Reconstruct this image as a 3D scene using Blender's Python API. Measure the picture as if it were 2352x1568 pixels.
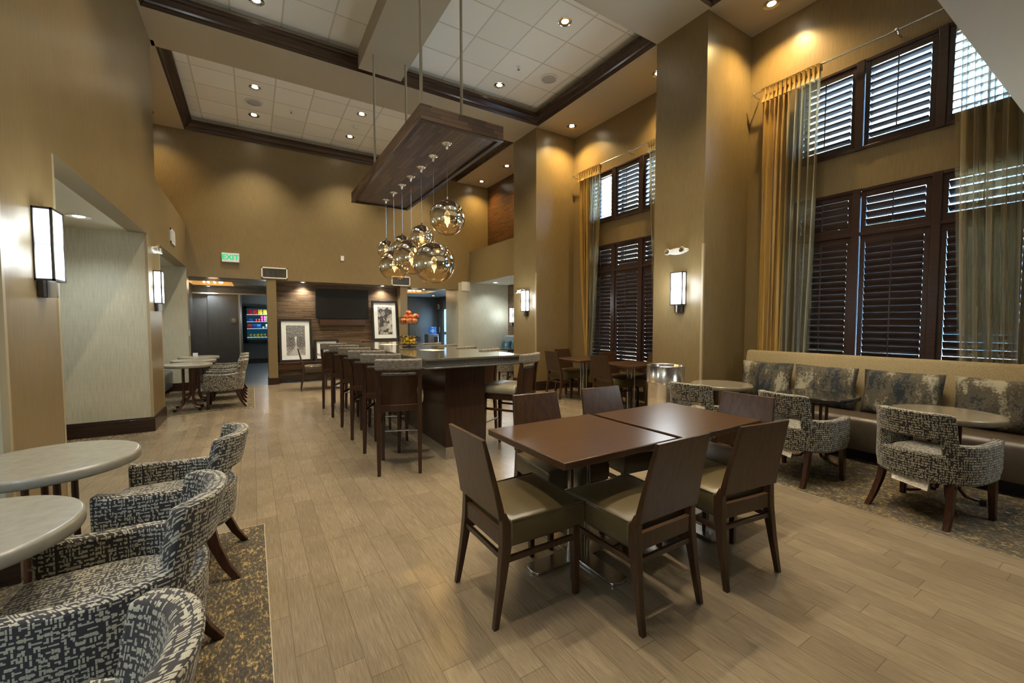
import bpy, bmesh, math, random
from mathutils import Vector, Matrix
random.seed(7)
S = bpy.context.scene
for o in list(bpy.data.objects): bpy.data.objects.remove(o)
COL = S.collection
PI = math.pi
R = math.radians

# ------------------------------------------------------------------ camera, world, exposure
cam_d = bpy.data.cameras.new('camera'); cam_d.sensor_width = 36; cam_d.lens = 36*960/2352
cam_d.clip_start = 0.02; cam_d.clip_end = 200
cam = bpy.data.objects.new('camera', cam_d); COL.objects.link(cam)
cam.location = (0, 0, 1.42); cam.rotation_euler = (R(90-2.565), 0, R(-31.894))
S.camera = cam
S.view_settings.view_transform = 'Standard'; S.view_settings.look = 'None'
S.view_settings.gamma = 1; S.view_settings.use_curve_mapping = False
S.view_settings.exposure = 0.35
W = bpy.data.worlds.new('sky'); S.world = W; W.use_nodes = True
bg = W.node_tree.nodes['Background']; bg.inputs[0].default_value = (.36, .64, 1, 1); bg.inputs[1].default_value = 20.0
sun_d = bpy.data.lights.new('sun', 'SUN'); sun_d.energy = 110; sun_d.angle = math.radians(.6); sun_d.color = (.95, .97, 1)
sun = bpy.data.objects.new('sun', sun_d); COL.objects.link(sun); sun.rotation_euler = (R(8), R(-38), 0)   # from behind the building, onto the ground outside
WARM = (1, .68, .27); SOFT = (1, .85, .62); COOL = (.86, .95, 1.0)
E_TRAY, E_SIDE, E_ALC, E_NICHE, E_HALL, E_SCONCE = 290, 190, 46, 50, 28, 14

# ------------------------------------------------------------------ materials
class V:
    """tiny expression wrapper around shader math nodes"""
    def __init__(s, nt, k): s.nt = nt; s.k = k
    def op(s, o, b=None, c=None):
        n = s.nt.nodes.new('ShaderNodeMath'); n.operation = o
        for i, q in enumerate((s, b, c)):
            if q is None: continue
            if isinstance(q, V): s.nt.links.new(q.k, n.inputs[i])
            else: n.inputs[i].default_value = q
        return V(s.nt, n.outputs[0])
    def __add__(s, b): return s.op('ADD', b)
    def __sub__(s, b): return s.op('SUBTRACT', b)
    def __mul__(s, b): return s.op('MULTIPLY', b)
    def __truediv__(s, b): return s.op('DIVIDE', b)
    def lt(s, b): return s.op('LESS_THAN', b)
    def gt(s, b): return s.op('GREATER_THAN', b)
    def fl(s): return s.op('FLOOR')
    def fr(s): return s.op('FRACT')
    def ab(s): return s.op('ABSOLUTE')
    def mn(s, b): return s.op('MINIMUM', b)
    def mx(s, b): return s.op('MAXIMUM', b)

def newmat(name, rough=.5, metal=0., col=(.5, .5, .5)):
    m = bpy.data.materials.new(name); m.use_nodes = True
    nt = m.node_tree; b = nt.nodes['Principled BSDF']
    b.inputs['Base Color'].default_value = (*col, 1); b.inputs['Roughness'].default_value = rough
    b.inputs['Metallic'].default_value = metal
    m.diffuse_color = (*col, 1)
    return m, nt, b
def coords(nt, kind='Object'):
    t = nt.nodes.new('ShaderNodeTexCoord'); s = nt.nodes.new('ShaderNodeSeparateXYZ')
    nt.links.new(t.outputs[kind], s.inputs[0])
    return t.outputs[kind], V(nt, s.outputs[0]), V(nt, s.outputs[1]), V(nt, s.outputs[2])
def comb(nt, x, y, z=None):
    n = nt.nodes.new('ShaderNodeCombineXYZ')
    for i, q in enumerate((x, y, z)):
        if isinstance(q, V): nt.links.new(q.k, n.inputs[i])
        elif q is not None: n.inputs[i].default_value = q
    return n.outputs[0]
def rnd(nt, x, y, z=0.):
    n = nt.nodes.new('ShaderNodeTexWhiteNoise'); n.noise_dimensions = '3D'
    nt.links.new(comb(nt, x, y, z), n.inputs['Vector']); return V(nt, n.outputs['Value'])
def noise(nt, vec, scale=5, detail=3, rough=.5, mapping=None):
    if mapping:
        mp = nt.nodes.new('ShaderNodeMapping'); mp.inputs['Scale'].default_value = mapping
        nt.links.new(vec, mp.inputs[0]); vec = mp.outputs[0]
    n = nt.nodes.new('ShaderNodeTexNoise'); n.inputs['Scale'].default_value = scale
    n.inputs['Detail'].default_value = detail; n.inputs['Roughness'].default_value = rough
    nt.links.new(vec, n.inputs['Vector']); return V(nt, n.outputs['Fac'])
def ramp(nt, fac, stops, interp='LINEAR'):
    n = nt.nodes.new('ShaderNodeValToRGB'); n.color_ramp.interpolation = interp
    while len(n.color_ramp.elements) < len(stops): n.color_ramp.elements.new(.5)
    for e, (p, c) in zip(n.color_ramp.elements, stops): e.position = p; e.color = (*c, 1)
    nt.links.new(fac.k, n.inputs[0]); return n.outputs[0]
def mix(nt, f, a, b, mode='MIX'):
    n = nt.nodes.new('ShaderNodeMix'); n.data_type = 'RGBA'; n.blend_type = mode
    for i, q in ((0, f), (6, a), (7, b)):
        if isinstance(q, V): nt.links.new(q.k, n.inputs[i])
        elif isinstance(q, tuple): n.inputs[i].default_value = (*q, 1)
        elif isinstance(q, (int, float)): n.inputs[i].default_value = q
        else: nt.links.new(q, n.inputs[i])
    return n.outputs[2]
def bump(nt, b, h, strength=.3, dist=.01):
    n = nt.nodes.new('ShaderNodeBump'); n.inputs['Strength'].default_value = strength
    n.inputs['Distance'].default_value = dist
    nt.links.new(h.k if isinstance(h, V) else h, n.inputs['Height']); nt.links.new(n.outputs[0], b.inputs['Normal'])
def plain(name, col, rough=.5, metal=0., grain=0.0, gs=(1, 1, 1), gscale=60, bmp=0):
    m, nt, b = newmat(name, rough, metal, col)
    if grain or bmp:
        ov, *_ = coords(nt); f = noise(nt, ov, gscale, 3, .55, gs)
        if grain:
            lo = tuple(c*(1-grain) for c in col); hi = tuple(min(1, c*(1+grain)) for c in col)
            nt.links.new(ramp(nt, f, [(.3, lo), (.7, hi)]), b.inputs['Base Color'])
        if bmp: bump(nt, b, f, bmp, .004)
    return m
def wallpaper(name, col, rough=.34, weave=False):
    m, nt, b = newmat(name, rough, 0, col)
    ov, x, y, z = coords(nt)
    a = noise(nt, ov, 90, 2, .5, (1, 1, .06)); c2 = noise(nt, ov, 3, 3, .6)
    f = a*.7 + c2*.3
    if weave:
        s = .06; gz = ((z/s).fr()-.5).ab().gt(.44); gx = (((x+y)/s).fr()-.5).ab().gt(.45)
        f = f - gz.mx(gx)*.05
    lo = tuple(c*.82 for c in col); hi = tuple(min(1, c*1.14) for c in col)
    nt.links.new(ramp(nt, f, [(.3, lo), (.7, hi)]), b.inputs['Base Color'])
    bump(nt, b, f, .14, .003)
    b.inputs['Specular IOR Level'].default_value = .65
    b.inputs['Coat Weight'].default_value = .12; b.inputs['Coat Roughness'].default_value = .3
    return m
def wood(name, col, rough=.3, along='z', contrast=.35, scale=1.0):
    m, nt, b = newmat(name, rough, 0, col)
    ov, *_ = coords(nt)
    st = {'x': (.07, 1, 1), 'y': (1, .07, 1), 'z': (1, 1, .07)}[along]
    f = noise(nt, ov, 45*scale, 4, .6, st)
    lo = tuple(c*(1-contrast) for c in col); hi = tuple(min(1, c*(1+contrast)) for c in col)
    nt.links.new(ramp(nt, f, [(.3, lo), (.7, hi)]), b.inputs['Base Color'])
    b.inputs['Coat Weight'].default_value = .10; b.inputs['Coat Roughness'].default_value = .2; b.inputs['Specular IOR Level'].default_value = .4
    return m
def strips(name, rowh, ln, stops, rough=.45, uv=True, bs=.6, dist=.012):
    """random-length wooden strips stacked in rows"""
    m, nt, b = newmat(name, rough, 0, stops[1][1])
    uvv, u, v, _ = coords(nt, 'UV')
    row = (v/rowh).fl(); off = rnd(nt, row, 3.3)*7.0
    uu = u/ln + off; c = uu.fl(); r = rnd(nt, row, c, 1.7); r2 = rnd(nt, row, c, 5.1)
    g = noise(nt, uvv, 120, 3, .6, (.05, 1, 1))
    tone = r*.75 + g*.25
    cc = ramp(nt, tone, stops)
    edge = ((v/rowh).fr()-.5).ab().gt(.45).mx((uu.fr()-.5).ab().gt(.495))
    nt.links.new(mix(nt, edge, cc, tuple(q*.35 for q in stops[0][1])), b.inputs['Base Color'])
    bump(nt, b, r2*1.0 + g*.15 - edge*.8, bs, dist)
    return m
def fabric_maze(name, dark, light, s=.018):
    m, nt, b = newmat(name, .85, 0, dark)
    uvv, u, v, _ = coords(nt, 'UV')
    def layer(u, v, seed, sel, w):
        i, j = u.fl(), v.fl(); fx, fy = (u.fr()-.5).ab(), (v.fr()-.5).ab()
        r = rnd(nt, i, j, seed); q = rnd(nt, i, j, seed+9.5)
        L = q*.22+.26
        ver = fx.lt(w)*fy.lt(L); hor = fy.lt(w)*fx.lt(L)
        sq = fx.lt(.30)*fy.lt(.30)*r.gt(.86)
        isv = r.lt(.5); ish = r.gt(.5)
        return (ver*isv + hor*ish).mx(sq)*q.gt(sel)
    a = layer(u/s, v/s, 1.2, .12, .15)
    c = layer(u/s+.5, v/s+.0, 4.4, .55, .13)
    d = layer(u/(s*.5), v/(s*.5), 8.8, .82, .3)
    f = a.mx(c).mx(d)
    n = noise(nt, uvv, 900, 2)
    cc = mix(nt, f, dark, light); cc = mix(nt, n*.5, cc, (.0, .0, .0))
    nt.links.new(cc, b.inputs['Base Color']); bump(nt, b, n, .3, .002)
    b.inputs['Sheen Weight'].default_value = .15
    return m
def metal_m(name, col=(.75, .75, .74), rough=.22): return plain(name, col, rough, 1.0)
def emit(name, col, st):
    m = bpy.data.materials.new(name); m.use_nodes = True; nt = m.node_tree
    nt.nodes.remove(nt.nodes['Principled BSDF']); e = nt.nodes.new('ShaderNodeEmission')
    e.inputs[0].default_value = (*col, 1); e.inputs[1].default_value = st
    nt.links.new(e.outputs[0], nt.nodes['Material Output'].inputs[0]); return m

M = {}
TAN = (.215, .156, .070)
M['tan'] = wallpaper('tan vinyl wallpaper', TAN)
M['cream'] = wallpaper('cream woven wallpaper', (.50, .48, .36), .45, True)
M['greywall'] = wallpaper('charcoal hall wallpaper', (.105, .112, .108), .5)
M['beige'] = plain('beige ceiling paint', (.42, .36, .25), .55)
M['soffit'] = plain('pale soffit paint', (.62, .60, .50), .6)
M['white'] = plain('white plastic', (.75, .74, .68), .4)
M['crown'] = wood('dark crown wood', (.042, .022, .014), .22, 'x', .3)
M['baseb'] = wood('espresso baseboard wood', (.030, .016, .011), .25, 'x', .3)
M['table'] = wood('mahogany table laminate', (.058, .029, .014), .28, 'x', .25)
M['chairw'] = wood('walnut chair wood', (.048, .024, .011), .32, 'z', .4)
M['stoolw'] = wood('dark cherry stool wood', (.038, .015, .007), .28, 'z', .35)
M['barw'] = wood('bar base veneer', (.030, .014, .009), .25, 'z', .3)
M['legw'] = wood('armchair leg wood', (.036, .014, .009), .25, 'z', .3)
M['tube'] = plain('brown lacquered tube', (.085, .035, .020), .3)
M['steel'] = metal_m('brushed steel', (.62, .62, .60), .25)
M['chrome'] = metal_m('chrome', (.8, .8, .8), .08)
M['alu'] = metal_m('polished aluminium', (.9, .9, .9), .2)
M['bronze'] = plain('dark bronze metal', (.06, .05, .042), .35, .7)
M['black'] = plain('black frame', (.012, .012, .013), .35)
M['screen'] = plain('black screen', (.003, .003, .003), .45)
M['shutter'] = wood('espresso shutter wood', (.036, .019, .015), .28, 'y', .25)
M['maze'] = fabric_maze('charcoal and cream maze fabric', (.028, .026, .028), (.50, .47, .36))
M['tweed'] = plain('grey tweed', (.17, .155, .13), .9, 0, .75, (.25, .25, 1.6), 130, .6)
M['olive'] = plain('olive leatherette', (.115, .088, .035), .30, 0, .12, (1, 1, 1), 30)
M['seatgrey'] = plain('sage vinyl', (.23, .21, .15), .38)
M['benchseat'] = plain('taupe leather', (.062, .046, .031), .36, 0, .15, (1, 1, 1), 12)
M['benchgrey'] = plain('slate leather', (.075, .080, .085), .4)
M['benchback'] = plain('straw woven fabric', (.27, .212, .115), .8, 0, .3, (1, 1, 1), 160, .3)
M['plinth'] = plain('black plinth', (.008, .008, .008), .5)
M['ttop'] = plain('grey stone table top', (.215, .205, .165), .25, 0, .08, (1, 1, 1), 25)
M['ttopdk'] = plain('taupe stone table top', (.16, .135, .095), .2, 0, .1, (1, 1, 1), 25)
M['ttopblk'] = plain('polished black table top', (.02, .018, .015), .06)
M['quartz'] = plain('grey quartz', (.105, .095, .075), .07, 0, .12, (1, 1, 1), 70)
M['apron'] = plain('grey apron', (.085, .085, .08), .3, 0, .2, (1, 1, 1), 40)
M['rod'] = plain('beige rod paint', (.40, .35, .25), .45)
M['paper'] = plain('cream paper', (.85, .78, .60), .6)
M['mat'] = plain('white picture mat', (.72, .76, .76), .6)
M['tag'] = plain('printed tag', (.6, .58, .52), .7, 0, .6, (1, 8, 1), 60)
M['strip'] = strips('stacked reclaimed wood strips', .022, .36, [(.05, (.07, .042, .023)), (.5, (.135, .084, .043)), (.98, (.23, .15, .082))], .5)
M['stripdk'] = strips('amber wood strips', .035, .30, [(.1, (.045, .018, .007)), (.5, (.085, .034, .012)), (.95, (.14, .058, .02))], .35)
M['boxside'] = strips('canopy side planks', .045, .32, [(.1, (.038, .020, .011)), (.5, (.080, .043, .022)), (.95, (.13, .075, .04))], .45)
M['boxunder'] = strips('canopy underside planks', .055, .42, [(.1, (.045, .026, .016)), (.5, (.085, .050, .031)), (.95, (.14, .088, .056))], .4, bs=.7)
M['lit'] = emit('lamp glass lit', (1, .86, .62), 26)
M['litw'] = emit('cool lamp lit', (.92, .97, 1), 22)
M['bulb'] = emit('warm bulb', (1, .66, .30), 4.5)
M['green'] = emit('green lettering', (.01, .55, .16), 1.0); M['signface'] = emit('backlit sign face', (.62, .64, .50), .75)

# frosted sconce glass (two tubes glow brighter at third points)
def sconce_mat():
    m = bpy.data.materials.new('frosted lit glass'); m.use_nodes = True; nt = m.node_tree
    nt.nodes.remove(nt.nodes['Principled BSDF']); e = nt.nodes.new('ShaderNodeEmission')
    e.inputs[0].default_value = (.90, .97, 1.0, 1)
    ov, x, y, z = coords(nt)
    g = ((z-.11).ab()).mn((z-.34).ab())
    f = (g*(-9.0)+1.0).mx(0.0)
    nt.links.new((f*4+.8).k, e.inputs[1])
    nt.links.new(e.outputs[0], nt.nodes['Material Output'].inputs[0]); return m
M['sconce'] = sconce_mat()

def floor_mat():
    m, nt, b = newmat('wood look plank tile', .3, 0, (.3, .22, .13))
    ov, x, y, z = coords(nt)
    w, L = .125, .62
    row = (x/w).fl(); off = rnd(nt, row, 2.2); yy = y/L + off; c = yy.fl()
    r = rnd(nt, row, c, .7)
    g = noise(nt, ov, 230, 5, .75, (1, .030, 1)); g2 = noise(nt, ov, 2.2, 3)
    tone = r*.09 + g*.66 + g2*.25
    cc = ramp(nt, tone, [(.32, (.122, .096, .064)), (.5, (.192, .152, .102)), (.68, (.28, .226, .155))])
    gx = ((x/w).fr()-.5).ab().gt(.485); gy = (yy.fr()-.5).ab().gt(.4965)
    grout = gx.mx(gy)
    nt.links.new(mix(nt, grout*.5, cc, (.075, .055, .038)), b.inputs['Base Color'])
    nt.links.new((g*.14+.15).k, b.inputs['Roughness'])
    bump(nt, b, g*.2 - grout, .15, .002)
    b.inputs['Specular IOR Level'].default_value = .55
    return m
M['floor'] = floor_mat()
def hallfloor_mat():
    m, nt, b = newmat('slate hall tile', .3, 0, (.12, .14, .15))
    ov, x, y, z = coords(nt)
    g = noise(nt, ov, 4, 4)
    gr = ((x/.3).fr()-.5).ab().gt(.485).mx(((y/.3).fr()-.5).ab().gt(.485))
    cc = ramp(nt, g, [(.3, (.085, .105, .12)), (.7, (.14, .165, .18))])
    nt.links.new(mix(nt, gr, cc, (.18, .20, .2)), b.inputs['Base Color']); return m
M['hallfloor'] = hallfloor_mat()
def carpet_mat():
    m, nt, b = newmat('flecked carpet tile', .95, 0, (.1, .08, .05))
    ov, x, y, z = coords(nt)
    a = noise(nt, ov, 95, 3, .65, (1, .45, 1)); c = noise(nt, ov, 12, 4, .7); d = noise(nt, ov, 400, 2)
    f = a*.55 + c*.30 + d*.15
    cc = ramp(nt, f, [(.36, (.030, .027, .024)), (.49, (.060, .051, .038)), (.54, (.12, .09, .045)), (.59, (.38, .27, .11))])
    nt.links.new(cc, b.inputs['Base Color']); bump(nt, b, d+a, .6, .004); return m
M['carpet'] = carpet_mat()
def tile_mat():
    m, nt, b = newmat('acoustic ceiling tile', .85, 0, (.7, .68, .58))
    ov, x, y, z = coords(nt)
    p = .6125
    gx = (((x-.46)/p).fr()-.5).ab().gt(.481); gy = (((y-5.085)/p).fr()-.5).ab().gt(.481)
    n = noise(nt, ov, 260, 3, .7); r = rnd(nt, ((x-.46)/p).fl(), ((y-5.085)/p).fl())
    cc = ramp(nt, n*.6+r*.4, [(.3, (.78, .76, .67)), (.7, (.88, .86, .77))])
    g = gx.mx(gy)
    nt.links.new(mix(nt, g, cc, (.62, .58, .47)), b.inputs['Base Color'])
    bump(nt, b, n*.3 + g*1.0, .5, .006); return m
M['tile'] = tile_mat()
def globe_mat():
    m = bpy.data.materials.new('half mirrored glass'); m.use_nodes = True; nt = m.node_tree
    nt.nodes.remove(nt.nodes['Principled BSDF'])
    gl = nt.nodes.new('ShaderNodeBsdfGlossy'); gl.inputs['Roughness'].default_value = .02
    gl.inputs[0].default_value = (.97, .95, .90, 1)
    tr = nt.nodes.new('ShaderNodeBsdfTransparent'); tr.inputs[0].default_value = (1, .86, .60, 1)
    mx = nt.nodes.new('ShaderNodeMixShader')
    ov, x, y, z = coords(nt, 'Generated')
    lw = nt.nodes.new('ShaderNodeLayerWeight'); lw.inputs[0].default_value = .35
    f = ramp(nt, z, [(.24, (.14,)*3), (.40, (.96,)*3)])
    fm = nt.nodes.new('ShaderNodeMath'); fm.operation = 'MAXIMUM'
    nt.links.new(f, fm.inputs[0]); nt.links.new((V(nt, lw.outputs['Facing'])*.75).k, fm.inputs[1])
    nt.links.new(fm.outputs[0], mx.inputs[0]); nt.links.new(tr.outputs[0], mx.inputs[1]); nt.links.new(gl.outputs[0], mx.inputs[2])
    nt.links.new(mx.outputs[0], nt.nodes['Material Output'].inputs[0]); return m
M['globe'] = globe_mat()
def glassy(name, col=(.9, .97, 1), a=.12):
    m = bpy.data.materials.new(name); m.use_nodes = True; nt = m.node_tree
    nt.nodes.remove(nt.nodes['Principled BSDF'])
    gl = nt.nodes.new('ShaderNodeBsdfGlossy'); gl.inputs['Roughness'].default_value = .03
    tr = nt.nodes.new('ShaderNodeBsdfTransparent'); tr.inputs[0].default_value = (*col, 1)
    mx = nt.nodes.new('ShaderNodeMixShader'); mx.inputs[0].default_value = a
    nt.links.new(tr.outputs[0], mx.inputs[1]); nt.links.new(gl.outputs[0], mx.inputs[2])
    nt.links.new(mx.outputs[0], nt.nodes['Material Output'].inputs[0]); return m
M['glass'] = glassy('window glass')
M['bag'] = glassy('clear bin liner', (.97, .97, .95), .10)
def curtain_m(name, col, alpha, trl=.35):
    m = bpy.data.materials.new(name); m.use_nodes = True; nt = m.node_tree
    b = nt.nodes['Principled BSDF']; b.inputs['Base Color'].default_value = (*col, 1); b.inputs['Roughness'].default_value = .38
    b.inputs['Sheen Weight'].default_value = .3
    t = nt.nodes.new('ShaderNodeBsdfTranslucent'); t.inputs[0].default_value = (*col, 1)
    m1 = nt.nodes.new('ShaderNodeMixShader'); m1.inputs[0].default_value = trl
    nt.links.new(b.outputs[0], m1.inputs[1]); nt.links.new(t.outputs[0], m1.inputs[2])
    if alpha < 1:
        tr = nt.nodes.new('ShaderNodeBsdfTransparent'); m2 = nt.nodes.new('ShaderNodeMixShader')
        lw = nt.nodes.new('ShaderNodeLayerWeight'); lw.inputs[0].default_value = .5
        f = (V(nt, lw.outputs['Facing'])*.9 + alpha).mn(.97); nt.links.new(f.k, m2.inputs[0])
        nt.links.new(tr.outputs[0], m2.inputs[1]); nt.links.new(m1.outputs[0], m2.inputs[2]); m1 = m2
    nt.links.new(m1.outputs[0], nt.nodes['Material Output'].inputs[0]); return m
M['drape'] = curtain_m('gold satin drape', (.52, .33, .075), 1.0, .15)
M['sheer'] = curtain_m('olive sheer voile', (.30, .24, .12), .30, .4)
def pillow_mat(name, dark, mid, pale, sc=4.0):
    m, nt, b = newmat(name, .8, 0, mid)
    ov, x, y, z = coords(nt)
    oi = nt.nodes.new('ShaderNodeObjectInfo'); ofs = V(nt, oi.outputs['Random'])*9.0
    ov = comb(nt, x+ofs, y, z+ofs*.3)
    f = noise(nt, ov, sc, 5, .6, (1, 1, .32)); g = noise(nt, ov, 60, 4, .7)
    t = f*.72 + g*.28
    cc = ramp(nt, t, [(.40, dark), (.455, (dark[0]*1.6, dark[1]*1.5, dark[2]*1.2)), (.475, mid), (.505, (mid[0]*.40, mid[1]*.45, mid[2]*.42)), (.535, mid), (.59, pale)])
    nt.links.new(cc, b.inputs['Base Color']); bump(nt, b, g, .3, .004); return m
M['pillow'] = pillow_mat('inkwash linen', (.010, .015, .022), (.105, .086, .056), (.30, .28, .205), 6.0)
M['pillowb'] = pillow_mat('blue inkwash linen', (.02, .06, .10), (.06, .16, .22), (.25, .38, .42), 9)

# ------------------------------------------------------------------ mesh helpers
def frame_from(d):
    d = Vector(d).normalized(); up = Vector((0, 0, 1)) if abs(d.z) < .95 else Vector((1, 0, 0))
    a = d.cross(up).normalized(); return a, a.cross(d).normalized()
class MB:
    def __init__(s): s.v = []; s.f = []; s.uv = {}
    def add(s, vs, fs):
        o = len(s.v); s.v += [tuple(p) for p in vs]; s.f += [tuple(o+i for i in f) for f in fs]; return s
    def box(s, x0, x1, y0, y1, z0, z1):
        x0, x1 = min(x0, x1), max(x0, x1); y0, y1 = min(y0, y1), max(y0, y1); z0, z1 = min(z0, z1), max(z0, z1)
        return s.add([(x0, y0, z0), (x1, y0, z0), (x1, y1, z0), (x0, y1, z0), (x0, y0, z1), (x1, y0, z1), (x1, y1, z1), (x0, y1, z1)],
                     [(0, 3, 2, 1), (4, 5, 6, 7), (0, 1, 5, 4), (1, 2, 6, 5), (2, 3, 7, 6), (3, 0, 4, 7)])
    def loft(s, rings, cap=True, closed=True):
        n = len(rings[0]); o = len(s.v)
        for r in rings: s.v += [tuple(p) for p in r]
        m = n if closed else n-1
        for i in range(len(rings)-1):
            for j in range(m):
                a = o+i*n+j; b = o+i*n+(j+1) % n; s.f.append((a, b, b+n, a+n))
        if cap and closed:
            s.f.append(tuple(o+j for j in range(n))[::-1]); s.f.append(tuple(o+(len(rings)-1)*n+j for j in range(n)))
        return s
    def rectpost(s, secs):
        """secs: (cx, cy, z, wx, wy)"""
        return s.loft([[(cx-a/2, cy-b/2, z), (cx+a/2, cy-b/2, z), (cx+a/2, cy+b/2, z), (cx-a/2, cy+b/2, z)] for cx, cy, z, a, b in secs])
    def tube(s, pts, r, n=10, r2=None):
        pts = [Vector(p) for p in pts]; rings = []
        d0 = (pts[1]-pts[0]).normalized(); a, b = frame_from(d0)
        for i, p in enumerate(pts):
            if i == 0: d = pts[1]-pts[0]
            elif i == len(pts)-1: d = pts[-1]-pts[-2]
            else: d = (pts[i+1]-pts[i]).normalized() + (pts[i]-pts[i-1]).normalized()
            d.normalize(); a = (a - d*a.dot(d)).normalized(); b = d.cross(a)
            rr = r if r2 is None else r + (r2-r)*i/(len(pts)-1)
            rings.append([p + a*rr*math.cos(2*PI*k/n) + b*rr*math.sin(2*PI*k/n) for k in range(n)])
        return s.loft(rings)
    def lathe(s, prof, n=32, c=(0, 0, 0), cap=True):
        return s.loft([[(c[0]+r*math.cos(2*PI*k/n), c[1]+r*math.sin(2*PI*k/n), c[2]+z) for k in range(n)] for r, z in prof], cap)
    def prism(s, poly, z0, z1):
        return s.loft([[(x, y, z0) for x, y in poly], [(x, y, z1) for x, y in poly]])
    def xf(s, mat):
        s.v = [tuple(mat @ Vector(p)) for p in s.v]; return s
    def join(s, o, mat=None):
        vs = o.v if mat is None else [tuple(mat @ Vector(p)) for p in o.v]
        return s.add(vs, o.f)
def box(*a): return MB().box(*a)
def rot(ax, deg, loc=(0, 0, 0)): return Matrix.Translation(loc) @ Matrix.Rotation(R(deg), 4, ax)

def ob(name, mb, mat, parent=None, loc=None, rz=0, bevel=0, seg=2, smooth=None, sub=0, kind=None, label=None, fix=True):
    me = bpy.data.meshes.new(name); me.from_pydata(mb.v, [], mb.f); me.update()
    uvl = me.uv_layers.new(name='UVMap')
    cuv = mb.uv
    for p in me.polygons:
        nx, ny, nz = abs(p.normal.x), abs(p.normal.y), abs(p.normal.z)
        for li in p.loop_indices:
            vi = me.loops[li].vertex_index; c = me.vertices[vi].co
            if vi in cuv: uv = cuv[vi]
            elif nz >= nx and nz >= ny: uv = (c.y, c.x)
            elif nx >= ny: uv = (c.y, c.z)
            else: uv = (c.x, c.z)
            uvl.data[li].uv = uv
    if fix:
        bm = bmesh.new(); bm.from_mesh(me); bmesh.ops.recalc_face_normals(bm, faces=bm.faces); bm.to_mesh(me); bm.free()
    me.materials.append(M[mat] if isinstance(mat, str) else mat)
    o = bpy.data.objects.new(name, me); COL.objects.link(o)
    if parent: o.parent = parent
    if loc: o.location = loc
    if rz: o.rotation_euler[2] = R(rz)
    if bevel:
        md = o.modifiers.new('bevel', 'BEVEL'); md.width = bevel; md.segments = seg; md.limit_method = 'ANGLE'; md.angle_limit = R(40)
    if sub:
        md = o.modifiers.new('sub', 'SUBSURF'); md.levels = sub; md.render_levels = sub
    if smooth is None: smooth = bool(bevel or sub)
    if smooth:
        for p in me.polygons: p.use_smooth = True
        if not sub:
            try: me.set_sharp_from_angle(angle=R(40))
            except Exception: pass
    if kind: o['kind'] = kind
    if label: o['label'] = label
    return o
def tag(o, label, cat, group=None):
    o['label'] = label; o['category'] = cat
    if group: o['group'] = group
    return o
def thing(name, label, cat, loc=(0, 0, 0), rz=0, group=None):
    o = bpy.data.objects.new(name, None); COL.objects.link(o); o.empty_display_size = .1
    o.location = loc; o.rotation_euler[2] = R(rz); return tag(o, label, cat, group)
def struct(name, mb, mat, **k): return ob(name, mb, mat, kind='structure', **k)
def dup(root, label, loc, rz=0, group=None):
    def cp(o, par):
        c = o.copy(); COL.objects.link(c)
        if par: c.parent = par
        for ch in o.children: cp(ch, c)
        return c
    r = cp(root, None); r.location = loc; r.rotation_euler[2] = R(rz); r['label'] = label
    if group: r['group'] = group
    return r
def text_mesh(txt, size, mat, name, parent, loc, rotm, extrude=.001, bold=0):
    cu = bpy.data.curves.new('t', 'FONT'); cu.body = txt; cu.size = size; cu.extrude = extrude; cu.align_x = 'CENTER'; cu.align_y = 'CENTER'
    cu.offset = bold
    t = bpy.data.objects.new('t', cu); COL.objects.link(t)
    dg = bpy.context.evaluated_depsgraph_get(); me = bpy.data.meshes.new_from_object(t.evaluated_get(dg))
    bpy.data.objects.remove(t); bpy.data.curves.remove(cu)
    me.name = name; me.materials.clear(); me.materials.append(M[mat]); me.transform(rotm)
    o = bpy.data.objects.new(name, me); COL.objects.link(o); o.parent = parent; o.location = loc; return o
def lamp(parent, kind, loc, energy, col, size=.05, spot=120, blend=.7, rotx=0, roty=0, name='lamp_light'):
    d = bpy.data.lights.new(name, kind); d.energy = energy; d.color = col
    if kind == 'SPOT': d.spot_size = R(spot); d.spot_blend = blend; d.shadow_soft_size = size
    elif kind == 'POINT': d.shadow_soft_size = size
    o = bpy.data.objects.new(name, d); COL.objects.link(o); o.parent = parent; o.location = loc
    o.rotation_euler = (R(rotx), R(roty), 0); return o

# ------------------------------------------------------------------ the room
XL, XR, YB, H = -1.12, 5.0, 11.0, 5.38
struct('floor', box(-2.2, 7.2, -3.6, 11.0, -.1, 0), 'floor')
struct('floor_hall', box(-4, 9, 11.0, 17.6, -.1, 0), 'hallfloor')
# left side
w = MB()
w.box(-2.0, XL-.012, 3.32, 4.10, 0, 2.57).box(-2.0, XL-.012, 7.10, 7.95, 0, 2.57).box(-2.0, XL-.012, -3.6, -.6, 0, 2.57)
w.box(-2.15, -2.0, -3.6, 11.4, 0, 2.57)
struct('wall_alcove', w, 'cream')
w = MB()
w.box(XL-.012, XL, 3.32, 4.10, 0, 2.57).box(XL-.012, XL, 7.10, 7.95, 0, 2.57).box(XL-.012, XL, -3.6, .35, 0, 2.57)
w.box(-1.30, XL, -3.6, 7.80, 2.57, 5.9).box(-1.30, XL, 7.80, 11.0, 2.57, 3.47)
w.box(-2.15, -2.0, 7.0, 11.4, 2.57, 5.9).box(-2.0, -1.30, 7.65, 7.80, 3.47, 5.9)
struct('wall_left', w, 'tan')
for k, (a, b) in enumerate(((.35, 3.32), (4.10, 7.10), (7.95, 11.0))):
    struct('ceiling_alcove', box(-2.0, -1.30, a, b, 2.57, 2.70), 'soffit')
struct('ceiling_ledge', box(-2.0, -1.30, 7.80, 11.0, 2.70, 3.47), 'tan')
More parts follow.
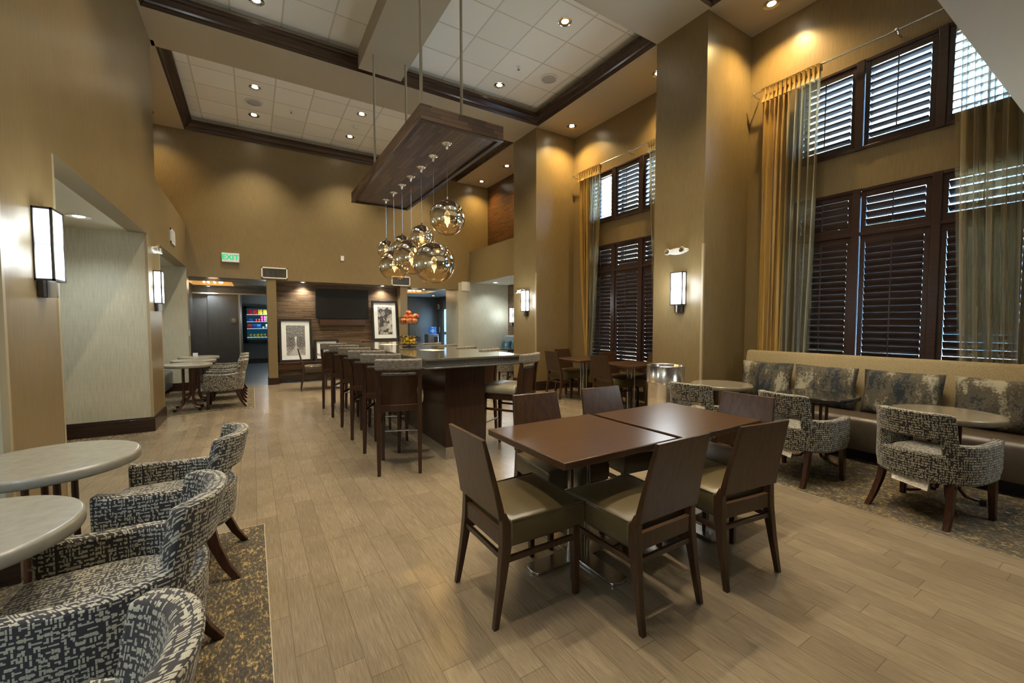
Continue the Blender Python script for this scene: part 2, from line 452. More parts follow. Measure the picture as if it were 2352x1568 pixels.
# back wall
w = MB()
w.box(-2.0, -1.13, 11.0, 11.35, 0, 2.57).box(5.04, 6.9, 11.0, 11.9, 0, 2.57)
struct('wall_back_cream', w, 'cream')
w = MB()
w.box(-2.15, -1.13, 11.0, 11.35, 2.57, 5.9).box(-1.13, .31, 11.0, 11.35, 2.39, 5.9).box(.31, 3.55, 11.0, 11.28, 2.39, 5.9)
w.box(3.55, 5.04, 11.0, 11.35, 2.36, 5.9).box(5.04, 6.9, 11.0, 11.35, 2.57, 5.9)
w.box(.31, .495, 11.0, 11.45, 0, 2.39).box(3.36, 3.55, 11.0, 11.45, 0, 2.39)
struct('wall_back', w, 'tan')
struct('wall_niche', box(.495, 3.36, 11.30, 11.45, 0, 2.39), 'strip')
struct('ceiling_niche', box(.495, 3.36, 11.28, 11.30, 2.37, 2.39), 'tan')
# right side
w = MB()
w.box(XR, 6.0, -.45, .35, 0, 3.0).box(XR, 6.0, 3.33, 4.12, 0, H).box(XR, 6.0, 7.10, 7.96, 0, H)
w.box(5.41, 5.52, 7.96, 11.0, 2.57, 3.47)
struct('wall_piers', w, 'tan')
struct('ceiling_alcove_right', box(5.52, 6.7, 7.96, 11.0, 2.57, 2.70), 'soffit')
struct('ceiling_ledge_right', box(5.52, 6.0, 7.96, 11.0, 2.70, 3.47), 'tan')
struct('wall_panel_upper', box(6.0, 6.2, 7.96, 11.0, 3.2, 5.9), 'stripdk')
w = MB(); w.box(6.7, 6.9, 7.96, 11.0, 0, 2.57); struct('wall_panel_lower', w, 'strip')
struct('wall_alcove_side', box(6.0, 6.9, 7.80, 7.96, 0, 2.6), 'cream')
# window wall with openings
OPEN = []
def opening(yc, zl): 
    OPEN.append((yc-1.0, yc+1.0, 3.40, 4.40)); OPEN.append((yc-1.0, yc+1.0, zl, 2.96))
ZN, ZF = .60, .55
opening(1.72, ZN); opening(5.55, ZF)
w = MB()
for (y0, y1, wins) in ((-3.6, 3.40, OPEN[:2]), (3.40, 7.96, OPEN[2:])):
    a, b = wins[0][0], wins[0][1]; zl = wins[1][2]
    w.box(6.0, 6.3, y0, a, 0, 5.9).box(6.0, 6.3, b, y1, 0, 5.9)
    w.box(6.0, 6.3, a, b, 0, zl).box(6.0, 6.3, a, b, 2.96, 3.40).box(6.0, 6.3, a, b, 4.40, 5.9)
struct('wall_right', w, 'tan')
struct('wall_rear', box(-2.15, 6.3, -3.75, -3.6, 0, 5.9), 'tan')
# baseboards
w = MB()
for a, b in ((3.32, 4.10), (7.10, 7.95)):
    w.box(-2.0, XL+.018, a-.018, b+.018, 0, .17).box(-2.0, XL+.010, a-.010, b+.010, .17, .19)
w.box(-2.0, -1.982, 4.1, 7.1, 0, .17).box(-2.0, -1.13, 10.982, 11.0, 0, .17)
struct('baseboard_left', w, 'baseb', bevel=.004)
w = MB()
for a, b in ((3.33, 4.12), (7.10, 7.96)): w.box(XR-.018, 6.0, a-.018, b+.018, 0, .17).box(XR-.010, 6.0, a-.010, b+.010, .17, .19)
w.box(5.982, 6.0, 4.12, 7.1, 0, .17)
struct('baseboard_right', w, 'baseb', bevel=.004)
w = MB(); w.box(.292, .513, 10.982, 11.3, 0, .16).box(3.345, 3.568, 10.982, 11.3, 0, .16).box(5.03, 6.7, 10.982, 11.0, 0, .17)
struct('baseboard_back', w, 'baseb', bevel=.004)
w = MB()
def guard(x, y, sx, sy, z1):
    w.box(x, x+sx*.026, y-.0025*sy, y, .19, z1).box(x-.0025*sx, x, y-.0025*sy, y+sy*.026, .19, z1)
for yy, sy in ((3.33, 1), (7.10, 1)): guard(XR, yy, 1, sy, 2.45)
for yy, sy in ((3.32, 1), (4.10, -1), (7.10, 1), (7.95, -1)): guard(XL, yy, -1, sy, 2.56)
struct('trim_9', w, plain('cream corner guard', (.37, .30, .18), .4))
# ceiling beams, trays and crown
w = MB()
w.box(XL, 6.0, 3.30, 4.12, H, 5.9).box(XL, 6.0, 7.05, 7.95, H, 5.9).box(XL-.9, XL+.04, 7.80, 11.0, H, 5.9)
w.box(XL, XL+.03, .7, 3.30, H, 5.9).box(XL, XL+.03, 4.12, 7.05, H, 5.9).box(XR, 6.0, .68, 3.30, H, 5.9).box(XR, 6.0, 4.12, 7.05, H, 5.9).box(XR, 6.0, 7.95, 11.0, H, 5.9)
w.box(1.50, 2.17, 4.12, 6.93, H-.015, 5.66)
w.box(-1.15, 6.0, -3.6, .70, 3.0, 3.2).box(-1.15, 6.0, .62, .70, 3.2, 5.9)
struct('ceiling_beams', w, 'beige')
struct('ceiling', box(-2.1, 6.2, .6, 11.2, 5.65, 5.75), 'tile')
TRAYS = ((XL+.03, XR, .70, 3.30), (XL+.03, XR, 4.12, 7.05), (XL+.04, XR, 7.95, 10.98))
prof = [(.0, 5.383), (.014, 5.397), (.030, 5.412), (.036, 5.430), (.062, 5.443), (.085, 5.466), (.112, 5.490), (.118, 5.515), (.145, 5.524), (.145, 5.555), (.0, 5.555)]
for k, (x0, x1, y0, y1) in enumerate(TRAYS):
    w = MB(); rings = [[(x0+d, y0+d, z), (x1-d, y0+d, z), (x1-d, y1-d, z), (x0+d, y1-d, z)] for d, z in prof]
    w.loft(rings + [rings[0]], cap=False)
    struct('trim_%d' % (k+1), w, 'crown')
    w = MB()
    w.box(x0, x0+.05, y0, y1, 5.555, 5.65).box(x1-.05, x1, y0, y1, 5.505, 5.65).box(x0, x1, y0, y0+.05, 5.505, 5.65).box(x0, x1, y1-.05, y1, 5.505, 5.65)
    struct('trim_%d' % (k+4), w, 'beige')
# hall behind
w = MB()
w.box(-1.32, -1.00, 14.02, 14.2, 0, 2.4).box(-1.00, -.27, 13.95, 14.2, 0, 2.22).box(-.35, -.27, 14.2, 17.25, 0, 2.4).box(-1.00, -.27, 14.00, 14.2, 2.22, 2.4)
w.box(-.27, 2.6, 13.95, 14.15, 2.22, 2.4)
w.box(-1.5, -1.32, 11.35, 14.2, 0, 2.4).box(-.27, 2.6, 17.2, 17.4, 0, 2.4)
w.box(2.4, 2.6, 11.45, 17.4, 0, 2.4)
w.box(2.6, 6.35, 15.38, 15.6, 0, 2.4)
w.box(6.15, 6.35, 11.9, 14.20, 0, 2.4).box(6.15, 6.35, 14.87, 15.4, 0, 2.4).box(6.15, 6.35, 14.2, 14.87, 2.25, 2.4)
struct('wall_hall', w, 'greywall')
struct('trim_8', MB().box(-1.32, 2.4, 13.90, 13.95, 2.20, 2.235).box(-.30, -.262, 13.92, 13.95, 0, 2.22), M['soffit'])
w = MB(); w.box(-.27, 2.4, 17.18, 17.2, 0, .16).box(2.6, 6.15, 15.36, 15.38, 0, .16); struct('baseboard_hall', w, 'baseb')
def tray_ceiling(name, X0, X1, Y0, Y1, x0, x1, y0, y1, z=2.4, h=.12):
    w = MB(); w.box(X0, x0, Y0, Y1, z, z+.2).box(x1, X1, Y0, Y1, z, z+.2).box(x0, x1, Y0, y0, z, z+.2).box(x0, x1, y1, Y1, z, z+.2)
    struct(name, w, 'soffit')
    struct(name+'_tray', MB().box(x0, x1, y0, y1, z+h, z+.2).box(x0, x1, y1-.01, y1, z, z+h), plain('tray paint with amber glow', (.85, .62, .30), .6))  # amber lamp glow put into the tray colour
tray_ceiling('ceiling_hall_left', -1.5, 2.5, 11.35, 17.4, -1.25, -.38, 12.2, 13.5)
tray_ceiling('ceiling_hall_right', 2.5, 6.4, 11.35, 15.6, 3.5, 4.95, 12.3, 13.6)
d = thing('glass_door', 'grey framed glass exterior door at the end of the right hallway', 'door', (6.15, 14.2, 0))
w = MB(); w.box(.02, .08, 0, .67, 0, .12).box(.02, .08, 0, .10, .12, 2.25).box(.02, .08, .57, .67, .12, 2.25).box(.02, .08, .10, .57, 1.93, 2.25).box(.02, .08, .10, .57, .98, 1.08)
ob('door_frame', w, plain('grey door metal', (.18, .22, .24), .4), d, bevel=.004)
ob('glass_pane', MB().box(.04, .05, .10, .57, .12, .98).box(.04, .05, .10, .57, 1.08, 1.93), M['glass'], d)
ob('door_handle', MB().tube([(.02, .18, .95), (-.05, .18, 1.0), (-.05, .18, 1.35), (.02, .18, 1.40)], .012), M['steel'], d, smooth=True)

# ------------------------------------------------------------------ windows with plantation shutters
def shutter_window(n, yc, zl, tilts):
    root = bpy.data.objects.new('window_%d' % n, None); COL.objects.link(root); root.location = (6.0, yc, 0); root['kind'] = 'structure'
    root['label'] = 'tall window with espresso plantation shutters, %s' % ('nearest the camera above the long bench' if n == 1 else 'behind the two far mahogany tables')
    fr = MB()
    def frame(z0, z1, rail=None):
        fr.box(-.03, .05, -1.0, -.965, z0, z1).box(-.03, .05, .965, 1.0, z0, z1)
        fr.box(-.03, .05, -1.0, 1.0, z0, z0+.035).box(-.03, .05, -1.0, 1.0, z1-.035, z1)
        fr.box(-.04, .05, .300, .375, z0, z1).box(-.04, .05, -.375, -.300, z0, z1)
        if rail: fr.box(-.035, .05, -1.0, 1.0, rail-.02, rail+.02)
    frame(3.40, 4.40); frame(zl, 2.96, 2.44)
    ob('shutter_frame', fr, 'shutter', root, bevel=.004)
    gl = MB().box(.22, .228, -1.0, 1.0, 3.40, 4.40).box(.22, .228, -1.0, 1.0, zl, 2.96)
    ob('glass_pane', gl, 'glass', root)
    sash = MB()
    for z0, z1 in ((3.40, 4.40), (zl, 2.96)):
        sash.box(.20, .24, -1, -.95, z0, z1).box(.20, .24, .95, 1, z0, z1).box(.20, .24, -.36, -.31, z0, z1).box(.20, .24, .31, .36, z0, z1)
        sash.box(.20, .24, -1, 1, z0, z0+.05).box(.20, .24, -1, 1, z1-.05, z1)
    ob('window_sash', sash, plain('bronze window sash', (.05, .045, .04), .4), root)
    k = 0
    for pi, pc in enumerate((.668, 0, -.668)):       # left to right as seen from the room
        for (z0, z1, ty) in ((3.435, 4.365, 0), (2.46, 2.925, 1), (zl+.035, 2.42, 2)):
            tilt = tilts[pi][ty]
            hw = .295
            pn = MB(); st = .045
            pn.box(-.015, .02, pc-hw, pc-hw+st, z0, z1).box(-.015, .02, pc+hw-st, pc+hw, z0, z1)
            pn.box(-.015, .02, pc-hw+st, pc+hw-st, z0, z0+.07).box(-.015, .02, pc-hw+st, pc+hw-st, z1-.07, z1)
            p = ob('shutter_panel', pn, 'shutter', root, bevel=.003)
            lo, hi = z0+.07, z1-.07; m = max(2, round((hi-lo)/(.080 if ty < 2 else .074))); dz = (hi-lo)/m
            sl = MB(); sw = .0445; th = .005
            for i in range(m):
                zc = lo+(i+.5)*dz; rings = []
                prof2 = [(-sw, 0), (-sw*.5, th), (sw*.5, th), (sw, 0), (sw*.5, -th), (-sw*.5, -th)]
                ca, sa = math.cos(R(tilt)), math.sin(R(tilt))
                for yy in (pc-hw+st+.002, pc+hw-st-.002):
                    rings.append([(.003+a*ca-b*sa, yy, zc+a*sa+b*ca) for a, b in prof2])
                sl.loft(rings)
            ob('louvers', sl, 'shutter', p)
            ob('tilt_rod', box(-.056, -.046, pc-.005, pc+.005, lo+.01, hi+.02), 'shutter', p)
    return root
shutter_window(1, 1.72, ZN, (( -20, -60, -60), (-20, -45, -60), (0, -38, -58)))
shutter_window(2, 5.55, ZF, (( 2, -58, -60), (-26, -48, -60), (-16, -50, -60)))

# outside: neighbouring building and ground
b = thing('neighbouring_building', 'tan stucco building seen through the raised louvers of the high windows', 'building', (14, 9.5, 0))
ob('wall', box(0, 6, -3.6, 5, -1.5, 7.6), plain('tan stucco', (.42, .33, .20), .9), b)
ob('parapet', box(-.15, 6.1, -3.8, 5.1, 7.6, 7.9), plain('pale cornice', (.5, .45, .35), .8), b, bevel=.03)
struct('ground', box(6.35, 60, -30, 40, -1.7, -1.5), plain('pale paving', (.6, .6, .58), .9))

# ------------------------------------------------------------------ curtains
def drape(name, top, bot, z1, z0, x, mat, parent, folds, amp, seed=0, nz=26, gather=.3):
    rr = random.Random(seed); nu = folds*10; vs = []; fs = []
    ph = [rr.uniform(-.5, .5) for _ in range(folds+2)]
    for i in range(nz+1):
        t = i/nz; z = z1+(z0-z1)*t
        a = top[0]+(bot[0]-top[0])*t**1.3; b = top[1]+(bot[1]-top[1])*t**1.3
        for j in range(nu+1):
            u = j/nu; y = a+(b-a)*u
            am = amp*(.35+.65*min(1, t*4))*(.8+.3*math.sin(j*.37+seed))
            p = math.sin(2*PI*(u*folds + .12*math.sin(t*3+u*9+seed)))
            vs.append((x+am*p, y+.25*am*math.cos(4*PI*u*folds+t*2), z))
    n = nu+1
    for i in range(nz):
        for j in range(nu): fs.append((i*n+j, i*n+j+1, (i+1)*n+j+1, (i+1)*n+j))
    m = MB(); m.add(vs, fs); return ob(name, m, mat, parent, smooth=True, fix=False)
def rail(label, y0, y1, z, brackets):
    r = thing('curtain_rod', label, 'curtain rod', (5.86, 0, z), 0, 'curtain rods over the windows')
    ob('pole', MB().tube([(0, y0, 0), (0, y1, 0)], .011, 12), 'steel', r, smooth=True)
    for yb in brackets:
        ob('bracket', MB().tube([(.14, yb, -.03), (.03, yb, -.03), (0, yb, 0)], .009, 8).lathe([(.02, -.012), (.02, .012)], 12, (0, yb, 0)), 'steel', r, smooth=True)
rail('slim steel curtain rod above the near window over the bench', 3.24, .15, 4.51, (3.2, 1.72, .2))
rail('slim steel curtain rod above the far window', 6.98, 4.15, 4.51, (6.95, 5.42, 4.2))
def curtain(label, top, bot, split, z0, zt, seed):
    """gold inner drape + sheer leading panel"""
    c = thing('curtain', label, 'curtain', (5.86, (top[0]+top[1])/2, zt)); oy = (top[0]+top[1])/2
    T = lambda p: (p[0]-oy, p[1]-oy)
    if split is not None:
        ts = top[0]+(top[1]-top[0])*split; bs = bot[0]+(bot[1]-bot[0])*split
        drape('gold_drape', T((top[0], ts)), T((bot[0], bs)), 0, z0-zt, 0, 'drape', c, 6, .060, seed)
        drape('sheer_panel', T((ts+.06, top[1])), T((bs+.03, bot[1])), 0, z0-zt, -.01, 'sheer', c, 5, .050, seed+2)
    else:
        drape('sheer_panel', T(top), T(bot), 0, z0-zt, 0, 'sheer', c, 9, .055, seed)
        drape('second_layer', T((top[0]-.05, top[1])), T((bot[0]-.05, bot[1])), 0, z0-zt, .05, 'sheer', c, 7, .03, seed+4)
    h = MB(); n = 13
    for i in range(n):
        y = top[0]+(top[1]-top[0])*(i+.5)/n - oy
        h.loft([[(-.02-q, y-.004-q*.5, zz), (-.02-q, y+.004+q*.5, zz), (.005, y+.006, zz), (.005, y-.006, zz)] for q, zz in ((.035, -.13), (.012, -.05), (.03, .035), (.034, .05))])
    h.box(-.018, .012, top[0]-oy, top[1]-oy, -.03, .03)
    ob('pleated_header', h, 'drape' if split is not None else 'sheer', c, smooth=True)
    return c
curtain('gold satin and sheer curtain left of the near window, beside the wide pier', (3.08, 2.40), (3.06, 2.47), .5, .62, 4.46, 1)
curtain('sheer olive curtain right of the near window, at the photo edge', (1.27, .45), (1.15, .42), None, .62, 4.46, 5)
curtain('gold curtain gathered left of the far window, behind the mahogany tables', (6.76, 6.12), (6.50, 6.36), .6, .42, 4.46, 9)
curtain('narrow sheer curtain right of the far window, half hidden by the pier', (4.97, 4.40), (4.75, 4.30), None, .42, 4.46, 14)

# ------------------------------------------------------------------ lights in the ceiling
def downlight(x, y, z, en, label, group, col=SOFT, lens='lit', r=.075, spot=108):
    t = thing('recessed_downlight', label, 'ceiling light', (x, y, z), 0, group)
    if z > 5.5: spot = 94
    elif z > 5: spot = 130
    ob('trim_ring', MB().lathe([(r*.72, -.002), (r, -.002), (r*1.28, -.008), (r*1.30, -.001), (r*1.30, 0), (r*.72, .002)], 28, cap=False), 'chrome' if lens == 'lit' else 'white', t, smooth=True)
    ob('lens', MB().lathe([(r*.62, -.003), (r*.4, -.009), (.001, -.011)], 20), lens, t, smooth=True)
    lamp(t, 'SPOT', (0, 0, -.05), en, col, .03, spot, 1.0)
    return t
ZT = 5.649
g = 'downlights in the coffered tile ceiling'
for x, y, l in ((.15, 6.60, 'round downlight in ceiling tile at the top left of the middle coffer'), (.15, 4.76, 'round downlight in the left near part of the middle coffer'),
                (3.84, 4.76, 'round downlight in the middle coffer, nearer of the two right of the rods'), (3.85, 6.61, 'round downlight in the middle coffer beside the round speaker, left of the window bay'),
                (.15, 8.99, 'round downlight in the far coffer just before the round speaker'), (.14, 10.19, 'round downlight in the far coffer just beyond the round speaker'),
                (2.0, 8.99, 'round downlight in the far coffer, nearer of the pair with the smoke detector'), (2.0, 10.20, 'round downlight in the far coffer, farther of the pair with the smoke detector'),
                (3.85, 8.99, 'downlight in the far coffer hidden above the wood canopy, nearer one'), (3.85, 10.2, 'downlight in the far coffer hidden above the wood canopy, farther one'),
                (.15, 1.4, 'downlight in the near coffer, left front'), (.15, 2.6, 'downlight in the near coffer, left back'), (2.0, 1.4, 'downlight in the near coffer, centre front'),
                (2.0, 2.6, 'downlight in the near coffer, centre back'), (3.85, 1.4, 'downlight in the near coffer, right front'), (3.85, 2.6, 'downlight in the near coffer, right back')):
    downlight(x, y, ZT, E_TRAY*((.5 if x < 1 else .55) if y < 2 else .75 if (y < 3 and x < 1) else 1.35 if y < 3 else 1), l, g)
g = 'downlights along the window side ceiling'
for y, l in ((2.86, 'round downlight at the top of the photo right of the wide pier'), (4.57, 'round downlight beside the wide pier above the far window bay'),
             (6.68, 'round downlight above the far window bay next to the narrow pier'), (9.21, 'round downlight above the raised ledge, nearer one'), (10.58, 'small round downlight above the raised ledge by the amber wood panel')):
    downlight(5.58, y, H-.001, E_SIDE*(.55 if y > 8 else 1), l, g, WARM)
for y in (9.2, 10.4): downlight(-1.56, y, H-.001, 60, 'downlight over the left raised ledge, %s one' % ('nearer' if y < 10 else 'farther'), g, WARM)
g = 'cool downlights in the low alcove ceilings'
for x, y, l in ((-1.56, 6.36, 'white round downlight in the left alcove ceiling by the large sconce'), (-1.56, 9.5, 'white downlight in the far left alcove above the three round tables'),
                (-1.56, 1.6, 'white downlight in the near left alcove above the round grey tables'), (5.95, 10.45, 'white round downlight in the far right alcove ceiling')):
    downlight(x, y, 2.569, E_ALC, l, g, COOL, 'litw', .08, 140)
g = 'downlights over the stacked wood wall'
for x, l in ((1.06, 'bright downlight over the wood strip wall left of the television'), (2.94, 'bright downlight over the wood strip wall right of the television')):
    downlight(x, 11.16, 2.389, E_NICHE, l, g, (1, .93, .78), 'litw', .055, 130)
g = 'downlights in the hallways'
for x, y, z, l in ((-.95, 13.75, 2.399, 'small downlight in the left hallway ceiling'), (.30, 15.2, 2.399, 'small downlight before the vending nook'), (4.3, 11.8, 2.399, 'small downlight in the right hallway ceiling'), (5.6, 14.4, 2.399, 'small downlight by the hallway glass door')):
    downlight(x, y, z, E_HALL, l, g, COOL, 'litw', .05, 140)
g = 'added fill downlights in the low ceiling at the camera'
for x in (.5, 2.5, 4.5):  # unseen downlights, added as fill from behind the camera
    for y in (-.4, -2.2):
            downlight(x, y, 2.999, 9, 'added fill downlight in the low ceiling behind the camera, %s row, %s' % ('front' if y > -1 else 'back', {.5: 'left', 2.5: 'centre', 4.5: 'right'}[x]), g)

# speakers, sprinklers, detectors
def speaker(x, y, l):
    t = thing('ceiling_speaker', l, 'speaker', (x, y, ZT)); 
    ob('rim', MB().lathe([(.125, 0), (.155, 0), (.155, -.010), (.125, -.012)], 32, cap=False), 'white', t, smooth=True)
    ob('grille', MB().lathe([(.125, -.006), (.06, -.012), (.001, -.013)], 32), plain('grey grille', (.42, .42, .40), .6), t, smooth=True)
speaker(4.48, 5.99, 'round white ceiling speaker in the middle coffer near the window bay'); speaker(.14, 9.60, 'round white ceiling speaker in the far coffer')
def sprinkler(x, y, z, l):
    t = thing('fire_sprinkler', l, 'sprinkler', (x, y, z), 0, 'ceiling sprinklers')
    ob('collar', MB().lathe([(.035, 0), (.035, -.006), (.012, -.01)], 16), 'white', t, smooth=True)
    ob('deflector', MB().tube([(0, 0, 0), (0, 0, -.045)], .007, 8).lathe([(.02, -.045), (.02, -.049)], 12), 'steel', t, smooth=True)
sprinkler(3.85, 5.98, ZT, 'small sprinkler head between tiles of the middle coffer'); sprinkler(.77, 9.58, ZT, 'small sprinkler head in the far coffer right of the speaker')
sprinkler(5.59, 8.7, H, 'small sprinkler head above the right raised ledge'); sprinkler(6.3, 10.2, 2.57, 'sprinkler head in the far right alcove ceiling')
t = thing('smoke_detector', 'round white smoke detector between two downlights of the far coffer', 'smoke detector', (2.02, 9.62, ZT))
ob('base', MB().lathe([(.065, 0), (.065, -.012), (.055, -.02)], 24), 'white', t, smooth=True)
ob('sensor_head', MB().lathe([(.04, -.02), (.038, -.04), (.02, -.048)], 24), 'white', t, smooth=True)

# ------------------------------------------------------------------ wall sconces and fittings
def sconce(label, x, y, side, z=1.68, en=E_SCONCE, w=.18, d=.09):
    """side=+1: hangs on a wall facing +x, side=-1: facing -x; y = centre"""
    t = thing('wall_sconce', label, 'wall lamp', (x, y, z), 0 if side > 0 else 180, 'box sconces on the piers')
    h = .45; f = .012
    fr = MB()
    for yy in (-w/2, w/2):
        fr.box(d-f, d, yy-f/2, yy+f/2, 0, h).box(.0, f*.6, yy-f/2, yy+f/2, 0, h)
        fr.box(0, d, yy-f/2, yy+f/2, 0, f).box(0, d, yy-f/2, yy+f/2, h-f, h)
    fr.box(d-f, d, -w/2, w/2, 0, f).box(d-f, d, -w/2, w/2, h-f, h)
    ob('metal_frame', fr, 'bronze', t)
    ob('glass_shade', MB().box(.008, d-.004, -w/2+.004, w/2-.004, .006, h-.006), 'sconce', t)
    ob('wall_plate', MB().box(0, .03, -w*.36, w*.36, -.10, .012), 'bronze', t, bevel=.003)
    ob('support_arm', MB().box(.03, .075, -.012, .012, -.10, .03), 'steel', t, bevel=.002)
    lamp(t, 'POINT', (d+.20, 0, h/2), en, COOL, .18)
sconce('large lit box sconce on the left pier, nearest the camera', XL, 3.81, 1)
sconce('lit box sconce on the second left pier, before the three round tables', XL, 7.50, 1)
sconce('lit box sconce on the wide right pier under the oval emergency light', XR, 3.67, -1, 1.66)
sconce('lit box sconce on the narrow right pier beyond the bar', XR, 7.44, -1, 1.66)
sconce('small lit box sconce on the wood strip wall of the far right alcove', 6.7, 10.68, -1, 1.42, 5)
sconce('unseen box sconce added to light the soffit, behind the camera at the left', XL, -.05, 1)  # out of view, added to brighten the low soffit
sconce('unseen box sconce added to light the soffit, behind the camera at the right', XR, -.05, -1, 1.66, 28)  # added out of view and stronger, lifts the soffit nearby
def emergency(label, x, y, z, side):
    t = thing('emergency_light', label, 'emergency light', (x, y, z), 0 if side > 0 else 180)
    body = MB(); ring = [(math.cos(a)*.15*(1+.1*math.cos(2*a)), math.sin(a)*.045) for a in [2*PI*k/28 for k in range(28)]]
    body.loft([[(0, p[0], p[1]) for p in ring], [(.045, p[0]*.95, p[1]*.9) for p in ring], [(.055, p[0]*.8, p[1]*.7) for p in ring]])
    ob('housing', body, 'white', t, smooth=True)
    for yy in (-.13, .10):
        ob('lamp_head', MB().lathe([(.03, 0), (.042, .03), (.044, .04), (.03, .043)], 20).xf(rot('Y', 80, (.03, yy, -.005))), 'white', t, smooth=True)
        ob('reflector', MB().lathe([(.036, .0415), (.02, .046), (.002, .047)], 20).xf(rot('Y', 80, (.034, yy, -.005))), 'chrome', t, smooth=True)
emergency('oval white twin-head emergency light on the wide right pier', XR, 3.71, 2.40, -1)
emergency('round white emergency light above the second left sconce', XL, 7.52, 2.42, 1)
emergency('small emergency light above the sconce on the narrow right pier', XR, 7.62, 2.10, -1)
def wallplate(label, x, y, z, w, h, name='wall_plate', axis='y', cat='wall plate'):
    t = thing(name, label, cat, (x, y, z))
    if axis == 'y': ob('cover', box(-w/2, w/2, -.012, 0, -h/2, h/2), 'white', t, bevel=.003); ob('screw', MB().lathe([(.004, 0), (.004, .003)], 8).xf(rot('X', 90, (0, -.012, h*.4))), 'steel', t)
    else: ob('cover', box(0, .012, -w/2, w/2, -h/2, h/2), 'white', t, bevel=.003); ob('toggle', box(.012, .02, -.01, .01, -.02, .02), 'steel', t)
wallplate('small blank white plate high on the back wall above the television', 1.93, 11.0, 3.0, .075, .12)
wallplate('square white speaker box on the back wall beside the right hallway', 5.27, 11.0, 2.47, .26, .26, 'wall_speaker', cat='speaker')
wallplate('light switch plate on the jamb left of the hallway', -1.13, 11.18, 1.2, .07, .12, 'light_switch', 'x', 'switch')
def vent(label, x, y, z, w, h, axis='y', n=22):
    t = thing('air_vent', label, 'air vent', (x, y, z), 0 if axis == 'y' else 90, 'louvred wall vents')
    fr = MB().box(-w/2, w/2, -.018, 0, -h/2, -h/2+.025).box(-w/2, w/2, -.018, 0, h/2-.025, h/2).box(-w/2, -w/2+.025, -.018, 0, -h/2, h/2).box(w/2-.025, w/2, -.018, 0, -h/2, h/2)
    ob('frame', fr, 'white', t)
    ob('backing', box(-w/2+.02, w/2-.02, -.004, 0, -h/2+.02, h/2-.02), 'black' if axis == 'y' else 'white', t)
    sl = MB()
    for i in range(n):
        xx = -w/2+.03+(w-.06)*(i+.5)/n; sl.box(xx-.003, xx+.003, -.016, -.004, -h/2+.02, h/2-.02)
    ob('fins', sl, 'steel' if axis == 'y' else 'white', t)
vent('wide white air vent on the back wall above the left hallway corner', .47, 11.0, 2.55, .52, .25)
vent('white air vent on the back wall behind the pendant globes', 3.38, 11.0, 2.52, .50, .25)
vent('small air vent on the left wall above the far alcove', XL, 9.2, 2.88, .42, .24, 'x')
t = thing('exit_sign', 'white EXIT sign with green letters on the back wall', 'sign', (-.355, 11.0, 2.83))
ob('housing', box(-.16, .16, -.04, 0, -.10, .10), 'white', t, bevel=.006)
ob('sign_face', box(-.15, .15, -.0415, -.039, -.09, .09), 'signface', t)
text_mesh('EXIT', .15, 'green', 'lettering', t, (0, -.042, 0), rot('X', 90), .002, .0035)

# ------------------------------------------------------------------ television wall
t = thing('television', 'large black flat television on the wood strip wall', 'television', (1.965, 11.293, 1.89))
ob('cabinet', box(-.63, .63, -.06, -.01, -.365, .365), 'black', t, bevel=.006)
ob('screen', box(-.615, .615, -.064, -.058, -.345, .352), 'screen', t)
ob('wall_bracket', box(-.2, .2, -.012, 0, -.2, .2), 'steel', t)
tag(ob('sound_shelf', box(1.42, 2.50, 11.22, 11.30, 1.355, 1.495), 'table', bevel=.004), 'long brown wooden shelf box under the television', 'shelf')
def niche_ledge(label, x0, x1, z0, z1, yb=11.06):
    t = thing('display_ledge', label, 'ledge', ((x0+x1)/2, 11.30, z0)); hw = (x1-x0)/2
    ob('shelf_top', box(-hw, hw, yb-11.30, 0, z1-z0-.03, z1-z0), 'table', t, bevel=.004)
    ob('apron', box(-hw, hw, yb-11.30+.01, 0, 0, z1-z0-.03), 'table', t, bevel=.003)
niche_ledge('low dark wooden ledge under the leaning pictures', .50, 2.25, .32, .49)
niche_ledge('raised dark wooden ledge under the leaf picture', 2.42, 3.355, .82, .955)
def art_trees():
    m, nt, b = newmat('tree avenue print', .5)
    uvv, u, v, _ = coords(nt, 'UV')      # u 0..1, v 0..1
    n = noise(nt, uvv, 34, 5, .75); c = (u-.5).ab()
    fol = n.gt(.52)*.55+.05
    tr = rnd(nt, (c*14).fl(), 2.0)
    trunk = ((c*14).fr()-.5).ab().lt(tr*.14+.10)*v.gt(.18)*v.lt(.62)*c.gt(.10)
    sky = (c*1.2).lt((v-.30)*.22)*v.lt(.62)*v.gt(.3)
    path = c.lt((v*(-1.0)+.36)*.9)*v.lt(.34)
    ground = v.lt(.28)
    base = fol*(ground*(-1.0)+1.0) + ground*(noise(nt, uvv, 10, 4, .6, (1, 6, 1)).gt(.5)*.35+.2)
    g = base.mx(sky*.8).mx(path*(noise(nt, uvv, 8, 3, .6, (1, 7, 1))*.9+.1)) * (trunk*(-.9)+1.0)
    nt.links.new(ramp(nt, g, [(0, (.01, .01, .012)), (1, (.75, .75, .75))]), b.inputs['Base Color']); return m
